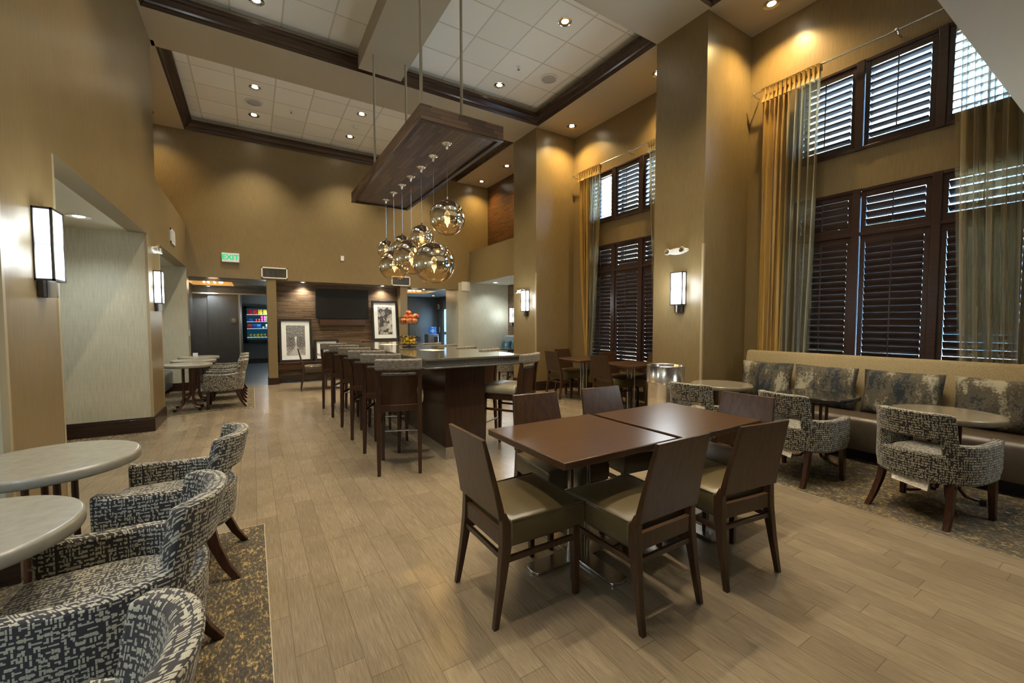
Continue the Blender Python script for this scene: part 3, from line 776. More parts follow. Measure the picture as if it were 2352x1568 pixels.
def art_leaves():
    m, nt, b = newmat('leaf study print', .5)
    uvv, u, v, _ = coords(nt, 'UV')
    n = noise(nt, uvv, 7, 3)
    wv = nt.nodes.new('ShaderNodeTexVoronoi'); wv.inputs['Scale'].default_value = 4.2; wv.feature = 'F1'
    nt.links.new(comb(nt, u+n*.5, v*1.7+n*.4), wv.inputs['Vector'])
    d = V(nt, wv.outputs['Distance']); e = (d*1.0).lt(.60)
    g = e*(V(nt, wv.outputs['Color'])*.40+.18) + n*.12
    vein = (noise(nt, uvv, 22, 3, .6)-.5).ab().lt(.02)*.06
    nt.links.new(ramp(nt, g-vein, [(0, (.015, .014, .013)), (.6, (.45, .44, .42))]), b.inputs['Base Color']); return m
M['art1'] = art_trees(); M['art3'] = art_leaves(); M['art2'] = plain('grey abstract print', (.2, .2, .2), .5, 0, .8, (1, 1, 1), 14)
def picture(label, xc, z0, w, h, mw, mh, art, lean, tw=.055):
    t = thing('framed_picture', label, 'picture', (xc, 11.14, z0)); t.rotation_euler[0] = R(-lean)
    fr = MB().box(-w/2, w/2, -.03, .0, 0, tw).box(-w/2, w/2, -.03, 0, h-tw, h).box(-w/2, -w/2+tw, -.03, 0, tw, h-tw).box(w/2-tw, w/2, -.03, 0, tw, h-tw)
    ob('frame', fr, 'black', t, bevel=.004)
    ob('mat_board', box(-w/2+tw*.8, w/2-tw*.8, -.012, -.002, tw*.8, h-tw*.8), 'mat', t)
    m = MB(); x0, x1, a, c = -w/2+mw, w/2-mw, mh, h-mh
    m.add([(x0, -.015, a), (x1, -.015, a), (x1, -.015, c), (x0, -.015, c), (x0, -.011, a), (x1, -.011, a), (x1, -.011, c), (x0, -.011, c)], [(0, 1, 2, 3), (7, 6, 5, 4), (0, 4, 5, 1), (3, 2, 6, 7), (0, 3, 7, 4), (1, 5, 6, 2)])
    m.uv = {0: (0, 0), 1: (1, 0), 2: (1, 1), 3: (0, 1), 4: (0, 0), 5: (1, 0), 6: (1, 1), 7: (0, 1)}
    ob('print', m, art, t)
    return t
picture('large black framed print of a tree lined avenue leaning on the low ledge', .885, .49, .71, 1.03, .155, .16, 'art1', 6)
picture('small black framed print with white mat leaning beside the tree avenue print', 1.56, .49, .56, .53, .13, .13, 'art2', 7)
picture('black framed print of grey leaves leaning on the raised ledge right of the television', 3.0, .955, .68, 1.05, .155, .16, 'art3', 6)

# ------------------------------------------------------------------ hallway things
t = thing('vending_machine', 'built-in lit snack vending machine in the left hallway nook', 'vending machine', (.55, 17.18, .72))
W2, H2 = .78, 1.27
ob('surround', MB().box(-W2, -W2+.09, -.06, .0, 0, H2).box(W2-.09, W2, -.06, 0, 0, H2).box(-W2, W2, -.06, 0, 0, .12).box(-W2, W2, -.06, 0, H2-.07, H2), 'black', t, bevel=.004)
ob('interior', MB().box(-W2+.09, W2-.09, -.012, 0, .12, H2-.07), emit('blue lit interior', (.008, .05, .085), .6), t)
for z in (.20, .50, .74, .985):
    ob('shelf', box(-W2+.09, W2-.09, -.16, -.012, z-.012, z), emit('lit shelf edge', (.65, .8, .85), .9), t)
lamp(t, 'POINT', (0, -.35, .9), 14, (.8, .9, 1), .1)
vx, vy, vz = .55, 17.18, .72
def snack(kind, x, z, w, h, colname, col, label):
    m = plain(colname+' wrapper', col, .35, 0, .7, (1, 1, 1), 30)
    y = vy-.13
    if kind == 'bag':
        mb = MB(); rings = []
        for k, (s, d) in enumerate(((1, .004), (.94, .02), (.96, .026), (.94, .02), (1, .004))):
            zz = h*k/4; rings.append([(-w/2*s, -d, zz), (0, -d*1.3, zz), (w/2*s, -d, zz), (w/2*s, d, zz), (0, d*1.3, zz), (-w/2*s, d, zz)])
        mb.loft(rings); o = ob('snack_bag', mb, m, loc=(x, y, z), smooth=True)
        tag(o, label, 'snack', 'snack bags in the vending machine')
    else:
        mb = MB().lathe([(w*.44, 0), (w*.5, .006), (w*.5, h-.008), (w*.42, h)], 14)
        o = ob('snack_can', mb, m, loc=(x, y, z), smooth=True); tag(o, label, 'snack can', 'cans and tubs in the vending machine')
RED, YEL, GRN, BLU, PIN, WHT, OLV = (.75, .03, .03), (.85, .5, .03), (.15, .65, .08), (.03, .12, .7), (.7, .05, .25), (.7, .75, .8), (.35, .38, .08)
x0 = vx-W2+.15; names = ['first', 'second', 'third', 'fourth', 'fifth', 'sixth', 'seventh', 'eighth']
for i, (c, n) in enumerate(((RED, 'red'), (RED, 'red'), (YEL, 'yellow'), (YEL, 'orange yellow'), (YEL, 'golden'))):
    snack('bag', x0+.03+i*.155, vz+.985, .135, .175, n, c, '%s snack bag, %s from the left on the top lit shelf' % (n, names[i]))
snack('bag', x0+.05, vz+.74, .15, .10, 'blue', BLU, 'blue snack packet at the left end of the second shelf')
for i, (c, n) in enumerate(((RED, 'red'), (RED, 'red'), (PIN, 'pink'), (PIN, 'pink'), (GRN, 'green'), (GRN, 'green'))):
    for lv in range(2 if i > 1 else 1):
        snack('can', x0+.20+i*.088, vz+.74+lv*.10, .08, .098, n, c, '%s can on the second shelf, %s from the left, %s row' % (n, names[i], 'upper' if lv else 'lower'))
for i, (k, c, n) in enumerate((('bag', RED, 'red'), ('bag', BLU, 'deep blue'), ('bag', (.05, .25, .75), 'light blue'), ('can', WHT, 'white'), ('bag', WHT, 'silver'), ('can', WHT, 'pale'))):
    snack(k, x0+.03+i*.13, vz+.50, .12 if k == 'bag' else .06, .15 if k == 'bag' else .07, n, c, '%s snack on the third shelf, %s from the left' % (n, names[i]))
for i, (c, n) in enumerate(((OLV, 'olive'), (OLV, 'olive'), (YEL, 'mustard'), (OLV, 'olive'), (OLV, 'olive'), (RED, 'red'), (RED, 'red'))):
    snack('can', x0+.03+i*.105, vz+.20, .085, .11, n, c, '%s tub on the bottom lit shelf, %s from the left' % (n, names[i]))
t = thing('no_smoking_sign', 'small grey no smoking sign on the dark hallway wall', 'sign', (-.42, 13.95, 1.48))
ob('plate', box(-.085, .085, -.012, 0, -.075, .075), plain('sign grey', (.16, .15, .12), .5), t, bevel=.003)
sg = MB(); pts = [(.035*math.cos(a), -.014, .02+.035*math.sin(a)) for a in [2*PI*k/20 for k in range(21)]]
sg.tube(pts, .004, 6).tube([(-.024, -.014, .044), (.024, -.014, -.004)], .004, 6).box(-.018, .018, -.016, -.012, .016, .024).box(-.05, .05, -.014, -.012, -.045, -.038)
ob('symbol', sg, 'white', t)
def chandelier(label, x, y, z=2.51):
    t = thing('crystal_ceiling_light', label, 'ceiling light', (x, y, z), 0, 'amber ceiling lights in the hall trays')
    ob('canopy', MB().lathe([(.16, 0), (.16, -.02), (.10, -.03)], 20), 'chrome', t, smooth=True)
    rr = random.Random(3)
    for i in range(9):
        a = 2*PI*i/9; ob('bulb', MB().lathe([(.002, -.10), (.02, -.09), (.024, -.07), (.012, -.045), (.006, -.02)], 10, (.19*math.cos(a), .12*math.sin(a), 0)), 'bulb', t, smooth=True)
    ob('arms', sum_arms(), 'chrome', t, smooth=True)
    lamp(t, 'POINT', (0, 0, -.14), 9, (1, .66, .34), .12)
def sum_arms():
    m = MB()
    for i in range(9):
        a = 2*PI*i/9; m.tube([(.08*math.cos(a), .06*math.sin(a), -.02), (.19*math.cos(a), .12*math.sin(a), -.02)], .005, 6)
    return m
chandelier('amber multi-bulb ceiling light in the left hallway', -.80, 12.9); chandelier('amber multi-bulb ceiling light in the right hallway', 4.42, 12.95)
t = thing('waste_station', 'grey waste cabinet at the end of the right hallway', 'bin', (5.66, 14.75, 0))
ob('cabinet', box(-.20, .20, -.2, .2, .05, 1.0), plain('grey laminate', (.30, .31, .31), .4), t, bevel=.006)
ob('flap', box(.02, .18, -.215, -.2, .68, .92), 'steel', t, bevel=.004)
ob('plinth', box(-.19, .19, -.19, .19, 0, .05), 'plinth', t)
t = thing('counter_sign', 'blue notice with white print on top of the waste cabinet', 'sign', (5.70, 14.75, 1.0))
ob('panel', box(-.145, .145, -.012, 0, 0, .27), plain('bright blue card', (.01, .13, .55), .4), t, bevel=.002)
ob('print', MB().box(-.04, .04, -.014, -.011, .23, .25).box(-.10, .10, -.014, -.011, .105, .125).box(-.03, .05, -.014, -.011, .15, .175).box(-.028, .028, -.014, -.011, .035, .045).box(-.028, .028, -.014, -.011, .08, .09).box(-.028, -.018, -.014, -.011, .035, .09).box(.018, .028, -.014, -.011, .035, .09), 'white', t)
t = thing('fire_alarm', 'small white alarm strobe on the dark wall by the glass door', 'alarm', (6.15, 15.22, 2.04))
ob('housing', box(-.05, 0, -.06, .06, -.09, .09), 'white', t, bevel=.006); ob('strobe_lens', box(-.06, -.05, -.03, .03, -.05, .03), 'steel', t, bevel=.003)
t = thing('door_opener', 'small pale push button on the dark wall by the glass door', 'switch', (6.15, 15.15, 1.15))
ob('plate', box(-.02, 0, -.04, .04, -.10, .10), 'white', t, bevel=.003); ob('button', box(-.028, -.02, -.02, .02, -.04, .04), 'steel', t, bevel=.003)
t = thing('table_card', 'small white card on the farthest round table at the left', 'card', (-.97, 10.42, .75))
ob('card_face', box(-.04, .04, -.012, .012, 0, .07), 'white', t, bevel=.002)

# ------------------------------------------------------------------ hanging canopy and pendants
BX0, BX1, BY0, BY1, BZ0, BZ1 = 1.51, 2.49, 4.19, 7.66, 3.50, 3.655
t = thing('wood_canopy', 'long hanging wood plank canopy above the bar', 'ceiling canopy', ((BX0+BX1)/2, (BY0+BY1)/2, BZ0))
hx, hy = (BX1-BX0)/2, (BY1-BY0)/2
ob('side_boards', MB().box(-hx, hx, -hy, -hy+.03, 0, BZ1-BZ0).box(-hx, hx, hy-.03, hy, 0, BZ1-BZ0).box(-hx, -hx+.03, -hy+.03, hy-.03, 0, BZ1-BZ0).box(hx-.03, hx, -hy+.03, hy-.03, 0, BZ1-BZ0), 'boxside', t)
ob('underside_planks', box(-hx+.04, hx-.04, -hy+.04, hy-.04, .012, .04), 'boxunder', t)
ob('bottom_edge', MB().box(-hx-.006, hx+.006, -hy-.006, -hy+.045, -.012, 0).box(-hx-.006, hx+.006, hy-.045, hy+.006, -.012, 0).box(-hx-.006, -hx+.045, -hy+.04, hy-.04, -.012, 0).box(hx-.045, hx+.006, -hy+.04, hy-.04, -.012, 0), 'crown', t)
for x in (1.62, 2.10):
    for y in (4.47, 6.47):
        ob('suspension_rod', MB().tube([(x-(BX0+BX1)/2, y-(BY0+BY1)/2, .03), (x-(BX0+BX1)/2, y-(BY0+BY1)/2, H-.015-BZ0)], .017, 12), 'rod', t, smooth=True)
PEND = [(4.62, 2.65, .208, 'highest globe, nearest the camera'), (5.05, 2.17, .262, 'largest globe at the front of the lower cluster'), (5.49, 2.58, .156, 'small globe above the big front globe'),
        (5.92, 2.36, .255, 'big middle globe of the lower cluster'), (6.34, 2.60, .150, 'small globe half hidden behind the middle one'), (6.78, 2.35, .245, 'big globe at the lower left of the cluster'), (7.23, 2.67, .160, 'small globe farthest from the camera')]
for i, (y, z, r, d) in enumerate(PEND):
    t = thing('globe_pendant', 'mirrored glass pendant under the wood canopy, ' + d, 'pendant lamp', (1.98, y, 3.51), 0, 'mirrored globe pendants')
    ob('ceiling_cup', MB().lathe([(.062, 0), (.062, -.008), (.05, -.02), (.022, -.028), (.016, -.06), (.006, -.075)], 24), 'chrome', t, smooth=True)
    zc = z-3.51
    ob('cord', MB().tube([(0, 0, -.07), (0, 0, zc+r)], .0035, 6), 'steel', t, smooth=True)
    pr = []
    for k in range(25):
        a = PI*(.02 + .85*k/24)
        pr.append((r*math.sin(a), r*math.cos(a)))
    gob = ob('glass_globe', MB().lathe(pr, 48, (0, 0, 0), cap=False), 'globe', t, loc=(0, 0, zc), smooth=True)
    ob('socket', MB().lathe([(.012, r+.03), (.018, r+.0), (.02, r-.02), (.02, .06), (.026, .05), (.026, .0)], 16), 'chrome', gob, smooth=True)
    ob('light_bulb', MB().lathe([(.02, .03), (.03, .01), (.033, -.01), (.02, -.035), (.002, -.04)], 14), 'bulb', gob, smooth=True)
    lamp(gob, 'POINT', (0, 0, -.05), 7, WARM, .035)

# ------------------------------------------------------------------ bar
t = thing('communal_bar', 'long high bar table with grey quartz top and dark wood base', 'bar table', (2.0, 5.83, 0))
hx, hy = .58, 1.97
ob('quartz_top', box(-hx, hx, -hy, hy, 1.045, 1.067), 'quartz', t, bevel=.003)
ob('apron', MB().box(-hx+.012, hx-.012, -hy+.012, hy-.012, .978, 1.045), 'apron', t)
ob('edge_lip', MB().box(-hx+.002, hx-.002, -hy+.002, hy-.002, .965, .980), 'apron', t, bevel=.005)
ob('base_cabinet', box(-.33, .13, -1.85, 1.85, .13, .965), 'barw', t, bevel=.003)
ob('kick_plate', box(-.325, .125, -1.845, 1.845, 0, .13), 'steel', t, bevel=.002)
tt = thing('fruit_stand', 'two-tier black wire fruit stand on the bar', 'fruit stand', (1.93, 5.92, 1.068))
def wire_basket(z0, z1, r0, r1, n=20):
    m = MB()
    def ringp(r, z, rad): m.tube([(r*math.cos(2*PI*k/28), r*math.sin(2*PI*k/28), z) for k in range(29)], rad, 6)
    ringp(r1, z1, .006); ringp(r0, z0, .004); ringp((r0+r1)/2, (z0+z1)/2, .002)
    for k in range(n):
        a = 2*PI*k/n; m.tube([(r1*math.cos(a), r1*math.sin(a), z1), (r0*math.cos(a), r0*math.sin(a), z0), (.02*math.cos(a), .02*math.sin(a), z0)], .002, 5)
    return m
ob('lower_basket', wire_basket(.035, .15, .14, .155), 'black', tt, smooth=True)
ob('upper_basket', wire_basket(.335, .425, .125, .15), 'black', tt, smooth=True)
ob('foot', MB().lathe([(.10, 0), (.10, .012), (.02, .02), (.02, .035)], 24), 'black', tt, smooth=True)
ob('post', MB().tube([(0, 0, .02), (0, 0, .34)], .007, 8), 'black', tt, smooth=True)
def apple_mb(r):
    pr = [(.002, -.80*r), (.25*r, -.90*r), (.6*r, -.80*r), (.9*r, -.35*r), (1.0*r, .1*r), (.92*r, .5*r), (.65*r, .82*r), (.35*r, .90*r), (.12*r, .78*r), (.002, .62*r)]
    return MB().lathe(pr, 18)
def apple_mat():
    m, nt, b = newmat('blushed apple skin', .25)
    ov, x, y, z = coords(nt, 'Object'); f = noise(nt, ov, 14, 4, .6)
    nt.links.new(ramp(nt, f, [(.38, (.50, .05, .03)), (.50, (.70, .20, .07)), (.62, (.85, .55, .25))]), b.inputs['Base Color']); return m
M['apple'] = apple_mat()
apl = [(0, 0, .385)] + [(.085*math.cos(a), .085*math.sin(a), .378) for a in [2*PI*k/7 for k in range(7)]] + [(.045*math.cos(a), .045*math.sin(a), .432) for a in [2*PI*k/4+.4 for k in range(4)]] + [(-.012, -.02, .490), (.082, -.06, .445)]
a0 = None
for i, (x, y, z) in enumerate(apl):
    lb = 'red and yellow apple piled in the upper wire basket'
    if i == len(apl)-2: lb = 'topmost apple of the pile in the upper wire basket'
    if i == len(apl)-1: lb = 'apple sticking up at the right rim of the upper wire basket'
    loc = (1.93+x, 5.92+y, 1.068+z)
    if a0 is None:
        a0 = thing('apple', lb, 'apple', loc, 0, 'apples in the upper basket'); ob('flesh', apple_mb(.041), 'apple', a0, smooth=True)
        ob('stem', MB().tube([(0, 0, .026), (.004, 0, .045)], .002, 5), 'legw', a0)
    else:
        d_ = dup(a0, lb, loc, i*47, 'apples in the upper basket'); d_.rotation_euler[0] = R((i*31) % 50-25)
M['banana'] = plain('ripe banana peel', (.62, .42, .03), .4, 0, .2, (1, 1, 1), 20)
def banana_mb():
    pts = []; rr = [.005, .010, .016, .018, .018, .016, .010, .005]
    m = MB(); n = 8; rings = []
    for i in range(8):
        a = R(-50+100*i/7); p = Vector((.085*math.sin(a), .0, .085*(1-math.cos(a)))); tn = Vector((math.cos(a), 0, math.sin(a))); nb = Vector((0, 1, 0)); nn = tn.cross(nb)
        rings.append([p+nb*rr[i]*math.cos(2*PI*k/n)+nn*rr[i]*math.sin(2*PI*k/n) for k in range(n)])
    return m.loft(rings)
b0 = None
for i in range(16):
    lb = 'yellow banana lying in the lower wire basket'; a = i*2*PI/6
    lay = i//6; loc = (1.93+.075*math.cos(a+lay*.4), 5.92+.075*math.sin(a+lay*.4), 1.068+.058+lay*.036)
    if b0 is None:
        b0 = thing('banana', lb, 'banana', loc, 90, 'bananas in the lower basket'); ob('peel', banana_mb(), 'banana', b0, smooth=True)
        ob('stem_tip', MB().tube([(-.064, 0, .030), (-.074, 0, .045)], .004, 6), 'legw', b0)
    else: dup(b0, lb, loc, math.degrees(a+lay*.4)+90, 'bananas in the lower basket')
tag(ob('menu_sheet', box(-.10, .10, -.14, .14, 0, .0015), 'paper', loc=(1.97, 5.12, 1.0675), rz=18), 'cream paper sheet lying on the bar in front of the fruit stand', 'paper')
tag(ob('menu_sheet', box(-.10, .10, -.14, .14, 0, .0015), 'paper', loc=(1.88, 6.85, 1.0675), rz=10), 'cream paper sheet on the bar beyond the fruit stand', 'paper')

# bar stools
def make_stool(label, loc, rz, group):
    t = thing('bar_stool', label, 'bar stool', loc, rz, group)
    for s in (-1, 1):
        ob('rear_leg', MB().rectpost([(s*.185, -.235, 0, .032, .032), (s*.185, -.215, .35, .04, .04), (s*.185, -.20, .62, .045, .048), (s*.19, -.215, .85, .04, .042), (s*.195, -.245, 1.03, .034, .03)]), 'stoolw', t, bevel=.004)
        ob('front_leg', MB().rectpost([(s*.185, .235, 0, .03, .03), (s*.18, .225, .60, .042, .042)]), 'stoolw', t, bevel=.004)
        ob('side_stretcher', box(s*.185-.011, s*.185+.011, -.20, .22, .46, .485), 'stoolw', t, bevel=.003)
    ob('seat_frame', MB().prism([(-.20, -.18), (.20, -.18), (.215, .24), (-.215, .24)], .585, .645), 'stoolw', t, bevel=.006)
    cu = MB(); rings = []
    for z, e in ((.645, 0), (.665, .018), (.70, .020), (.725, .008), (.745, -.03), (.752, -.10)):
        rings.append([(-.20-e, -.165-e*.3), (.20+e, -.165-e*.3), (.215+e, .24+e), (-.215-e, .24+e)]); rings[-1] = [(x, y, z) for x, y in rings[-1]]
    cu.loft(rings); ob('seat_cushion', cu, 'seatgrey', t, bevel=.02, seg=3)
    def curved(x, y0, y1, sag, z0, z1, zs=2, hw=.2, lean=-.1):
        m = MB(); n = 10; rings = []
        for i in range(n+1):
            u = -1+2*i/n; X = hw*u; s_ = sag*(1-u*u)
            def yy(z, o): return o - s_ + lean*(z-.62)
            rings.append([(X, yy(z0, y0), z0), (X, yy(z0, y1), z0), (X, yy(z1, y1), z1), (X, yy(z1, y0), z1)])
        return m.loft(rings)
    ob('back_panel', curved(0, -.205, -.19, .03, .655, .935, hw=.165), 'stoolw', t, bevel=.003)
    ob('back_pad', curved(0, -.19, -.150, .03, .68, .955, hw=.155), 'tweed', t, bevel=.012)
    ob('top_rail', curved(0, -.232, -.165, .035, .985, 1.088, hw=.212), 'tweed', t, bevel=.016, seg=3)
    ob('footrest', MB().tube([(-.17, .235, .30), (.17, .235, .30)], .009, 10), 'steel', t, smooth=True)
    ob('lower_back_rail', curved(0, -.222, -.19, .02, .60, .66, hw=.17), 'stoolw', t, bevel=.003)
    return t
def place_rear(mid, rz, back=-.235):
    a = R(rz); return (mid[0]-back*(-math.sin(a)), mid[1]-back*math.cos(a), 0)
gs_ = 'bar stools along the left side of the bar'
LS = [((1.145, 3.825), -19, 'nearest the camera'), ((1.175, 4.57), -28, 'second from the camera'), ((1.17, 5.20), -25, 'third from the camera'), ((1.175, 5.92), -29, 'fourth from the camera'), ((1.165, 6.62), -28, 'fifth from the camera'), ((1.14, 7.39), -30, 'farthest from the camera')]
s0 = None
for mid, rz, d in LS:
    lb = 'cherry wood bar stool with tweed back, left of the bar, ' + d
    if s0 is None: s0 = make_stool(lb, place_rear(mid, rz), rz, gs_)
    else: dup(s0, lb, place_rear(mid, rz), rz, gs_)
RS = [((2.57, 3.775), 31, 'nearest the camera'), ((2.59, 4.73), 29, 'second from the camera'), ((2.57, 5.36), 28, 'third from the camera'), ((2.55, 5.98), 28, 'fourth from the camera'), ((2.53, 6.60), 28, 'farthest from the camera')]
for mid, rz, d in RS:
    dup(s0, 'cherry wood bar stool, window side of the bar, ' + d, place_rear(mid, rz), rz, 'bar stools along the right side of the bar')

# ------------------------------------------------------------------ dining tables and chairs
def dining_table(label, x, y, w=.84, d=.76, first=None):
    if first: return dup(first, label, (x, y, 0), 0, 'square mahogany tables')
    t = thing('dining_table', label, 'table', (x, y, 0), 0, 'square mahogany tables')
    ob('table_top', box(-w/2, w/2, -d/2, d/2, .712, .75), 'table', t, bevel=.005)
    ob('under_frame', box(-.18, .18, -.18, .18, .69, .712), 'black', t)
    col = MB()
    for a in range(4):
        col.tube([(.055*math.cos(PI/4+a*PI/2), .055*math.sin(PI/4+a*PI/2), .02), (.055*math.cos(PI/4+a*PI/2), .055*math.sin(PI/4+a*PI/2), .69)], .014, 12)
    col.lathe([(.035, .02), (.035, .69)], 18)
    ob('pedestal', col, 'steel', t, smooth=True)
    for r_ in (0, 90):
        pl = []
        for sx in (1, -1):
            for k in range(9):
                a = -PI/2 + PI*k/8
                pl.append((sx*(.33 + .03*math.cos(a)), sx*(.06*math.sin(a))))
        ob('base_foot', MB().prism(pl, .001 if r_ == 0 else .0015, .018 if r_ == 0 else .0185).xf(rot('Z', r_)), 'steel', t, bevel=.003)
    return t
tb = dining_table('square mahogany table, left half of the pushed-together pair in front', 1.67, 1.915)
dining_table('square mahogany table, right half of the pushed-together pair in front', 2.55, 1.895, first=tb)
dining_table('square mahogany table at the far window, farther from the camera', 5.32, 5.98, first=tb)
dining_table('square mahogany table at the far window, beside the metal bin', 5.33, 4.82, first=tb)
def seatmat():
    m, nt, b = newmat('olive gold leatherette', .33, 0, (.13, .10, .04)); ov, *_ = coords(nt); f = noise(nt, ov, 8, 3)
    nt.links.new(ramp(nt, f, [(.3, (.062, .046, .020)), (.7, (.082, .062, .027))]), b.inputs['Base Color']); return m
M['olive'] = seatmat()
def make_chair(label, loc, rz, group):
    t = thing('dining_chair', label, 'chair', loc, rz, group)
    for s in (-1, 1):
        ob('rear_post', MB().rectpost([(s*.212, -.255, 0, .026, .026), (s*.206, -.220, .20, .034, .036), (s*.200, -.195, .37, .040, .052), (s*.198, -.195, .48, .036, .046), (s*.196, -.208, .535, .030, .028)]), 'chairw', t, bevel=.003)
        ob('front_leg', MB().rectpost([(s*.205, .235, 0, .028, .028), (s*.200, .225, .37, .042, .042)]), 'chairw', t, bevel=.003)
        ob('side_stretcher', box(s*.205-.01, s*.205+.01, -.20, .225, .295, .322), 'chairw', t, bevel=.002)
    ob('rear_stretcher', box(-.20, .20, -.215, -.195, .305, .33), 'chairw', t, bevel=.002)
    ob('rear_rail', box(-.185, .185, -.212, -.188, .365, .445), 'chairw', t, bevel=.002)
    bk = MB(); n = 8; rings = []
    for i in range(n+1):
        z = .505+.383*i/n; hw = .214-.024*i/n; yc = -.222-.078*(i/n)**1.1
        th = .036-.016*i/n; rings.append([(-hw, yc-.010, z), (hw, yc-.010, z), (hw, yc-.010+th, z), (-hw, yc-.010+th, z)])
    bk.loft(rings); ob('back_panel', bk, 'chairw', t, bevel=.003)
    cu = MB(); rings = []
    for z, e in ((.368, -.012), (.376, 0), (.42, .006), (.482, .006), (.498, -.004)):
        rings.append([(-.222-e, -.175, z), (.222+e, -.175, z), (.235+e, .262+e, z), (-.235-e, .262+e, z)])
    cu.loft(rings)
    for q, dz in ((.88, .009), (.66, .018), (.40, .024), (.15, .026)): rings.append([(x*q, (y-.0435)*q+.0435, .498+dz) for x, y, _ in rings[4]])
    cu = MB().loft(rings)
    ob('seat_cushion', cu, 'olive', t, bevel=.008, seg=3)
    ob('seat_piping', MB().tube([(-.224, -.17, .498), (-.24, .266, .498), (.24, .266, .498), (.224, -.17, .498)], .004, 6), 'olive', t, smooth=True)
    return t
gd = 'walnut dining chairs with olive seats'
DC = [((.925, 1.845), -90, 'left end of the front tables'), ((1.685, 1.245), 0, 'near side of the front tables, left one'), ((2.31, 1.20), -7, 'near side of the front tables, right one'),
      ((1.80, 2.525), 176, 'scuffed, far side of the front tables, left one'), ((2.435, 2.49), 175, 'far side of the front tables, right one'), ((3.085, 1.70), 91, 'right end of the front tables')]
c0 = None
for mid, rz, d in DC:
    lb = 'walnut dining chair with olive seat, ' + d
    p = place_rear(mid, rz, -.255)
    if c0 is None: c0 = make_chair(lb, p, rz, gd)
    else: dup(c0, lb, p, rz, gd)
FC = [((4.80, 6.26), -90, 'left side of the farther table by the far window'), ((5.38, 6.66), 180, 'far side of the farther window table'), ((5.45, 5.45), 180, 'gap between the two tables by the far window'),
      ((4.79, 4.98), -90, 'left side of the nearer window table'), ((5.9, 4.78), 90, 'window side of the table beside the metal bin'), ((5.30, 5.28), 0, 'near side of the farther window table, mostly hidden')]
for mid, rz, d in FC[:5]:
    dup(c0, 'walnut dining chair at the ' + d, place_rear(mid, rz, -.255), rz, 'walnut chairs by the far window')
dup(c0, 'single walnut chair with sunny seat in front of the tree avenue print', place_rear((.86, 9.9), -95, -.255), -95, gd)
t = thing('pedestal_table', 'small square table behind the bar stools by the wood strip wall', 'table', (1.50, 9.75, 0))
ob('table_top', box(-.3, .3, -.35, .35, .715, .75), 'quartz', t, bevel=.004); ob('pedestal', MB().tube([(0, 0, .02), (0, 0, .715)], .03, 14), 'chrome', t, smooth=True)
ob('base_plate', MB().lathe([(.24, 0), (.24, .012), (.03, .03)], 28), 'chrome', t, smooth=True)

# ------------------------------------------------------------------ tub chairs
def slab_shell(us, zs, mask, fo, fi, thick_uv=1.0):
    m = MB(); nu, nz = len(us), len(zs); idx = {}; ARC = [0.]
    for i in range(1, nu): ARC.append(ARC[-1] + (Vector(fo(us[i], .5))-Vector(fo(us[i-1], .5))).length)
    def vid(side, i, j):
        k = (side, i, j)
        if k not in idx:
            p = (fo if side == 0 else fi)(us[i], zs[j]); idx[k] = len(m.v); m.v.append(tuple(p)); m.uv[idx[k]] = (ARC[i]+side*.05, p[2]+side*.05)
        return idx[k]
    on = lambda i, j: 0 <= i < nu-1 and 0 <= j < nz-1 and mask(us[i], us[i+1], zs[j], zs[j+1])
    for i in range(nu-1):
        for j in range(nz-1):
            if not on(i, j): continue
            o = [vid(0, i, j), vid(0, i+1, j), vid(0, i+1, j+1), vid(0, i, j+1)]; n = [vid(1, i, j), vid(1, i+1, j), vid(1, i+1, j+1), vid(1, i, j+1)]
            m.f.append(tuple(o)); m.f.append(tuple(n[::-1]))
            if not on(i-1, j): m.f.append((o[0], o[3], n[3], n[0]))
            if not on(i+1, j): m.f.append((o[1], n[1], n[2], o[2]))
            if not on(i, j-1): m.f.append((o[0], n[0], n[1], o[1]))
            if not on(i, j+1): m.f.append((o[3], o[2], n[2], n[3]))
    return m
def tub_plan(u, off):
    """u in [-1,1]: right arm front (-1) round the back to the left arm front (+1); off = inset"""
    a, b_, yf = .305-off, .30-off, .26
    L1 = yf-.0; arc = 1.25*.3*1.6; tot = L1*2+arc*2*.62
    s = abs(u)*(tot/2)
    half = tot/2-L1
    if s > half:
        f = (s-half)/L1; x = a-.02*f*f; y = 0+f*(yf-off*.2)
    else:
        th = (s/half)*(PI/2); n = 2.3
        c, d = math.sin(th), math.cos(th)
        x = a*abs(c)**(2/n); y = -b_*abs(d)**(2/n)
    return (x if u > 0 else -x, y)
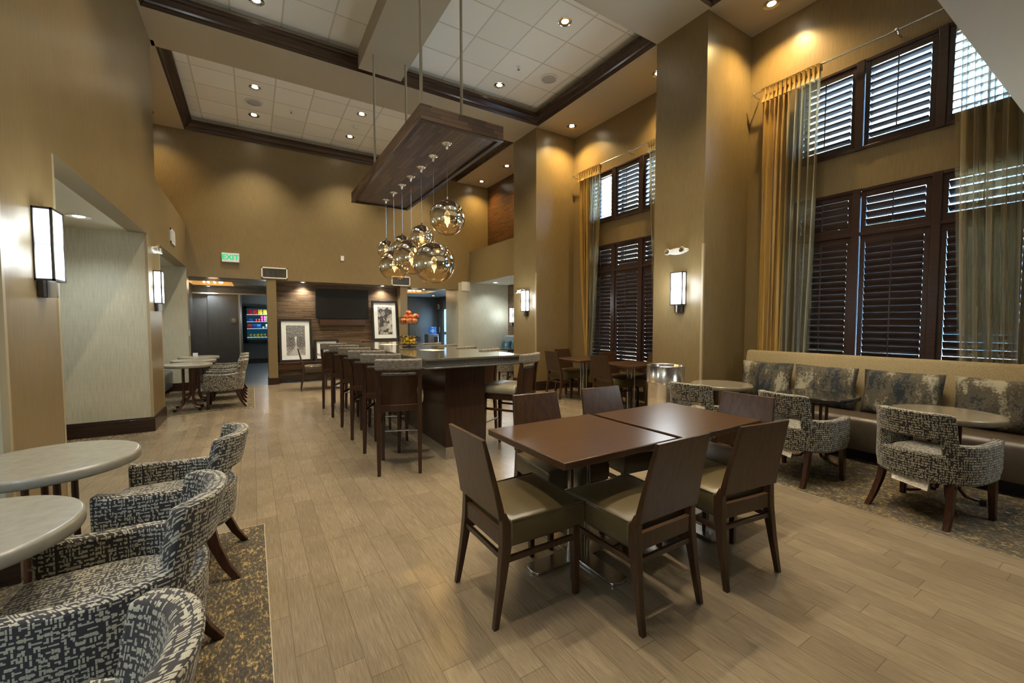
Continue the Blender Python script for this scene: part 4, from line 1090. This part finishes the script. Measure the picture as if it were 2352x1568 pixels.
def make_tub(label, loc, rz, group):
    t = thing('tub_chair', label, 'armchair', loc, rz, group)
    us = sorted(set([round(-1+2*i/64, 5) for i in range(65)]))
    zs = [.29, .32, .38, .44, .485, .52, .55, .575, .60, .64, .69, .74, .775, .79]
    UB, US = .34375, .21875     # half extents of the back and of its slot
    def warp(u, z, off):
        x, y = tub_plan(u, off)
        au = abs(u)
        if z > .45:
            k = (z-.45)/.34; w_ = max(0., 1-(au/UB)**2*.25) if au <= UB+.01 else 0
            if au <= UB+.01: y -= .075*k*w_; x *= (1-.06*k)
        if z <= .34: 
            y = y*.97; x = x*.97
        if au > UB and z >= .55: z = z + .010*((au-UB)/(1-UB))**1.5 - .012*math.sin(PI*(au-UB)/(1-UB))
        if z > .76: z -= .012*(au/UB)**4 if au <= UB else 0
        return (x, y, z)
    def mask(u0, u1, z0, z1):
        um = abs((u0+u1)/2); zm = (z0+z1)/2
        if um < US and .485 < zm < .60: return False
        if um < UB: return True
        return zm < .575
    sh = slab_shell(us, zs, mask, lambda u, z: warp(u, z, 0), lambda u, z: warp(u, z, .062))
    ob('upholstered_shell', sh, 'maze', t, bevel=.017, seg=3)
    pl = []
    for i in range(33): pl.append(tub_plan(-1+2*i/32, .066))
    pts = [(x, y) for x, y in pl]; pts = [(pts[0][0], .275)] + pts + [(pts[-1][0], .275)]
    cu = MB(); rings = []
    for z, s in ((.33, .99), (.36, 1.0), (.43, 1.0), (.452, .97), (.462, .90), (.468, .7), (.470, .35)):
        rings.append([(x*s, (y-.02)*s+.02, z) for x, y in pts])
    cu.loft(rings); ob('seat_cushion', cu, 'maze', t, smooth=True)
    ob('seat_base', MB().loft([[(x*.97, y*.97, z) for x, y in pts] for z in (.295, .34)]), 'maze', t)
    for s in (-1, 1):
        ob('front_leg', MB().rectpost([(s*.262, .205, 0, .032, .032), (s*.255, .20, .31, .045, .045)]), 'legw', t, bevel=.003)
        ob('rear_leg', MB().rectpost([(s*.232, -.315, 0, .034, .036), (s*.222, -.265, .08, .036, .042), (s*.208, -.215, .20, .038, .050), (s*.20, -.19, .31, .042, .055)]), 'legw', t, bevel=.003)
    return t
gt = 'patterned tub chairs'
TUBS = [((-.47, 1.06), 90, 'patterned tub chair at the lower left corner, nearest the camera'), ((-.47, 2.01), 90, 'patterned tub chair in the left foreground, middle of three, slot back'), ((-.40, 2.98), 86, 'patterned tub chair in the left foreground, farthest of three'),
        ((4.33, .97), -101, 'patterned tub chair nearest the camera at the long bench'), ((4.31, 1.86), -98, 'patterned tub chair in the middle of the row at the long bench'), ((4.13, 2.74), -83, 'patterned tub chair beside the metal bin, farthest in the bench row'),
        ((-.43, 8.60), 90, 'patterned tub chair at the far left alcove, nearest of three'), ((-.43, 9.50), 90, 'patterned tub chair at the far left alcove, middle of three'), ((-.43, 10.38), 90, 'patterned tub chair at the far left alcove, farthest of three'),
        ((5.05, 8.45), -60, 'patterned tub chair behind the bar near the narrow right pier')]
t0 = None
for (x, y), rz, lb in TUBS:
    if t0 is None: t0 = make_tub(lb, (x, y, .0045), rz, gt)
    else:
        c = dup(t0, lb, (x, y, .0045), rz, gt)
        if 'bench' in lb and 'bin' not in lb:
            ob('care_tag', MB().add([(-.12, -.24, .31), (.10, -.24, .31), (.11, -.285, .225), (-.10, -.287, .25), (-.12, -.238, .31), (.10, -.238, .31), (.11, -.283, .225), (-.10, -.285, .25)], [(0, 1, 2, 3), (7, 6, 5, 4), (0, 4, 5, 1), (1, 5, 6, 2), (2, 6, 7, 3), (3, 7, 4, 0)]), 'tag', c, label='white printed tag hanging under the seat')

# ------------------------------------------------------------------ round tables
def round_table(label, x, y, mat, r=.32, rz=45, sq=False):
    t = thing('round_table', label, 'table', (x, y, .0045 if 'right alcove' not in label else 0), rz, 'round tables on curved tube legs')
    if sq:
        n = 40; pl = []
        for k in range(n):
            a = 2*PI*k/n; c, s = math.cos(a), math.sin(a); e = 2/4.5
            pl.append((r*math.copysign(abs(c)**e, c), r*math.copysign(abs(s)**e, s)))
        ob('table_top', MB().prism(pl, .708, .75), mat, t, rz=-rz, bevel=.010, seg=3)
    else:
        ob('table_top', MB().lathe([(r-.012, .700), (r-.003, .704), (r, .710), (r, .738), (r-.004, .746), (r-.012, .75), (r-.016, .75), (r-.05, .75)], 64), mat, t, smooth=True)
    for k in range(4):
        a = PI/2*k; c, s = math.cos(a), math.sin(a)
        prof_ = [(.085, .70), (.085, .45), (.088, .20), (.100, .11), (.135, .055), (.185, .040), (.225, .038)]
        m = MB().tube([(c*p, s*p, z) for p, z in prof_], .014, 10)
        ob('leg', m, 'tube', t, smooth=True)
        ob('foot_pad', MB().box(.212, .245, -.018, .018, 0, .052).xf(rot('Z', 90*k)), 'black', t, bevel=.003)
    ob('brace_ring', MB().tube([(.085*math.cos(2*PI*k/24), .085*math.sin(2*PI*k/24), .24) for k in range(25)], .010, 8), 'tube', t, smooth=True)
    ob('mount_plate', box(-.12, .12, -.12, .12, .690, .700), 'black', t)
    return t
round_table('grey round table in the left foreground, behind the nearer one', -.86, 2.92, 'ttop', .34, 30)
round_table('grey round table in the left foreground, nearest the camera, cut by the photo edge', -.86, 2.02, 'ttop', .34, 20)
round_table('taupe round table by the wide right pier beyond the bench end', 4.66, 2.84, 'ttopdk', .33, 0).scale.z = .94
round_table('polished black rounded-square table at the middle of the bench', 4.78, 1.91, 'ttopblk', .305, 0, True).scale.z = .94
round_table('taupe round table nearest the camera at the bench', 4.68, .98, 'ttopdk', .335, 25).scale.z = .94
round_table('grey round table in the far left alcove, nearest of three', -.90, 8.52, 'ttop', .335, 45)
round_table('grey round table in the far left alcove, middle of three', -.90, 9.40, 'ttop', .335, 45)
round_table('grey round table in the far left alcove, farthest of three', -.90, 10.28, 'ttop', .335, 45)
round_table('dark round table in the far right alcove behind the bar', 5.75, 9.25, 'ttopblk', .32, 45)

# ------------------------------------------------------------------ benches and pillows
def bench_prof(m, prof_, y0, y1):
    return m.loft([[(x, y0, z) for x, z in prof_], [(x, y1, z) for x, z in prof_]])
t = thing('banquette_bench', 'long upholstered bench with straw coloured back under the near window', 'bench', (5.5, 1.1, 0))
ob('back_rest', bench_prof(MB(), [(.12, .42), (.18, 1.02), (.21, 1.05), (.27, 1.055), (.30, 1.03), (.30, .10), (.12, .10)], -.63, 2.02), 'benchback', t, bevel=.012)
ob('seat', bench_prof(MB(), [(-.30, .12), (-.32, .40), (-.30, .445), (-.26, .465), (-.05, .475), (.15, .46), (.15, .12)], -.63, 2.0), 'benchseat', t, bevel=.012)
ob('plinth', box(-.16, .28, -.6, 1.98, .006, .12), 'plinth', t)
def pillow(label, x, y, z, w, h, th, mat, lean=-12, rz=90, group='inkwash pillows on the long bench'):
    N, Mm = 14, 10; m = MB()
    def pt(u, v, s):
        cx_ = w/2*u*(1-.05*(1-abs(v))**1 if abs(u) > .99 else 1); cz = h/2*v*(1-.05*(1-abs(u)) if abs(v) > .99 else 1)
        d = th/2*((1-u**4)*(1-v**4))**.5 + .012*math.sin(9*u+4*v)*max(0, 1-u*u)*max(0, 1-v*v)
        return (cx_, s*max(0, d), cz)
    for s in (1, -1):
        o = len(m.v)
        for i in range(N+1):
            for j in range(Mm+1): m.v.append(pt(-1+2*i/N, -1+2*j/Mm, s))
        for i in range(N):
            for j in range(Mm):
                a = o+i*(Mm+1)+j; q = (a, a+Mm+1, a+Mm+2, a+1); m.f.append(q if s < 0 else q[::-1])
    o = ob('throw_pillow', m, mat, loc=(x, y, z), smooth=True)
    bm = bmesh.new(); bm.from_mesh(o.data); bmesh.ops.remove_doubles(bm, verts=bm.verts, dist=.0008); bm.to_mesh(o.data); bm.free()
    o.rotation_euler = (R(lean), 0, R(rz)); tag(o, label, 'pillow', group); return o
for y, d, s in ((2.79, 'farthest, at the bench end by the pier', 0), (2.15, 'second from the far end', 1), (1.48, 'third from the far end, behind the black table', 2), (.80, 'nearest the camera, behind the taupe round table', 3)):
    p = pillow('inkwash patterned pillow on the long bench, ' + d, 5.525, y, .70, .62, .46, .13, 'pillow', 12, 90)
t = thing('banquette_bench', 'slate leather bench against the wall of the far left alcove', 'bench', (-1.70, 9.5, 0))
ob('seat', bench_prof(MB(), [(-.28, .10), (-.28, .46), (.26, .46), (.30, .42), (.29, .10)], -1.2, 1.45), 'benchgrey', t, bevel=.03, seg=3)
for yy in (-1.1, 1.3):
    for xx in (-.2, .22): ob('foot', box(xx-.03, xx+.03, yy-.03, yy+.03, 0, .10), 'plinth', t)
t = thing('banquette_bench', 'grey booth bench in the far right alcove under the small sconce', 'bench', (6.38, 9.7, 0))
ob('seat', bench_prof(MB(), [(-.28, .10), (-.28, .44), (.0, .46), (.1, .46), (.1, .10)], -1.3, 1.25), 'benchgrey', t, bevel=.02)
ob('back_rest', bench_prof(MB(), [(.1, .10), (.15, 1.02), (.30, 1.05), (.31, .10)], -1.3, 1.25), plain('pale grey leather', (.30, .34, .36), .5), t, bevel=.02)
pillow('blue inkwash pillow on the booth bench, farther of two', 6.36, 10.55, .69, .5, .42, .14, 'pillowb', 12, 90, 'blue pillows on the booth bench')
pillow('blue inkwash pillow on the booth bench, nearer of two', 6.36, 10.0, .69, .5, .42, .14, 'pillowb', 12, 90, 'blue pillows on the booth bench')
# carpets
M['edge'] = plain('pale edge strip', (.36, .32, .24), .4)
def carpet(label, x0, x1, y0, y1, extra=None):
    t = thing('area_carpet', label, 'carpet', (x0, y0, 0)); a, b_ = x1-x0, y1-y0; e = .004
    m = MB().box(0, a, 0, b_, 0, .004)
    if extra: m.box(extra[0]-x0, 0, extra[1]-y0, extra[2]-y0, 0, .004)
    ob('pile', m, 'carpet', t)
    m = MB().box(a, a+e, -e, b_+e, 0, .005).box(0, a, b_, b_+e, 0, .005).box(0, a, -e, 0, 0, .005)
    if not extra: m.box(-e, 0, -e, b_+e, 0, .005)
    ob('edge_strip', m, 'edge', t)
carpet('flecked carpet inset under the left foreground tub chairs', -1.09, .04, .40, 3.37, (-1.95, .40, 3.29))
carpet('flecked carpet inset under the far left alcove seating', -1.09, .01, 8.10, 10.95, (-1.95, 8.0, 10.95))
carpet('flecked carpet inset along the long bench', 3.89, 5.95, .42, 3.28)

# ------------------------------------------------------------------ metal bin
t = thing('trash_can', 'round polished metal trash can with clear liner by the wide pier', 'trash can', (4.32, 3.36, 0))
ob('body', MB().lathe([(.205, 0), (.21, .01), (.21, .69), (.213, .70)], 48), 'alu', t, smooth=True)
ob('lid_ring', MB().lathe([(.150, .66), (.150, .72), (.205, .895), (.215, .90), (.222, .897), (.222, .705), (.226, .70), (.226, .69), (.215, .685)], 48, cap=False), 'alu', t, smooth=True)
lm = MB(); n = 60; rings = []
for z, r_ in ((.70, .224), (.685, .235), (.66, .222), (.62, .226), (.56, .219), (.50, .216)):
    rings.append([((r_+.006*math.sin(k*1.9+z*40)+.004*math.sin(k*.7))*math.cos(2*PI*k/n), (r_+.006*math.sin(k*1.9+z*40))*math.sin(2*PI*k/n), z+.006*math.sin(k*.9)) for k in range(n)])
lm.loft(rings, cap=False); ob('clear_liner', lm, 'bag', t, smooth=True)
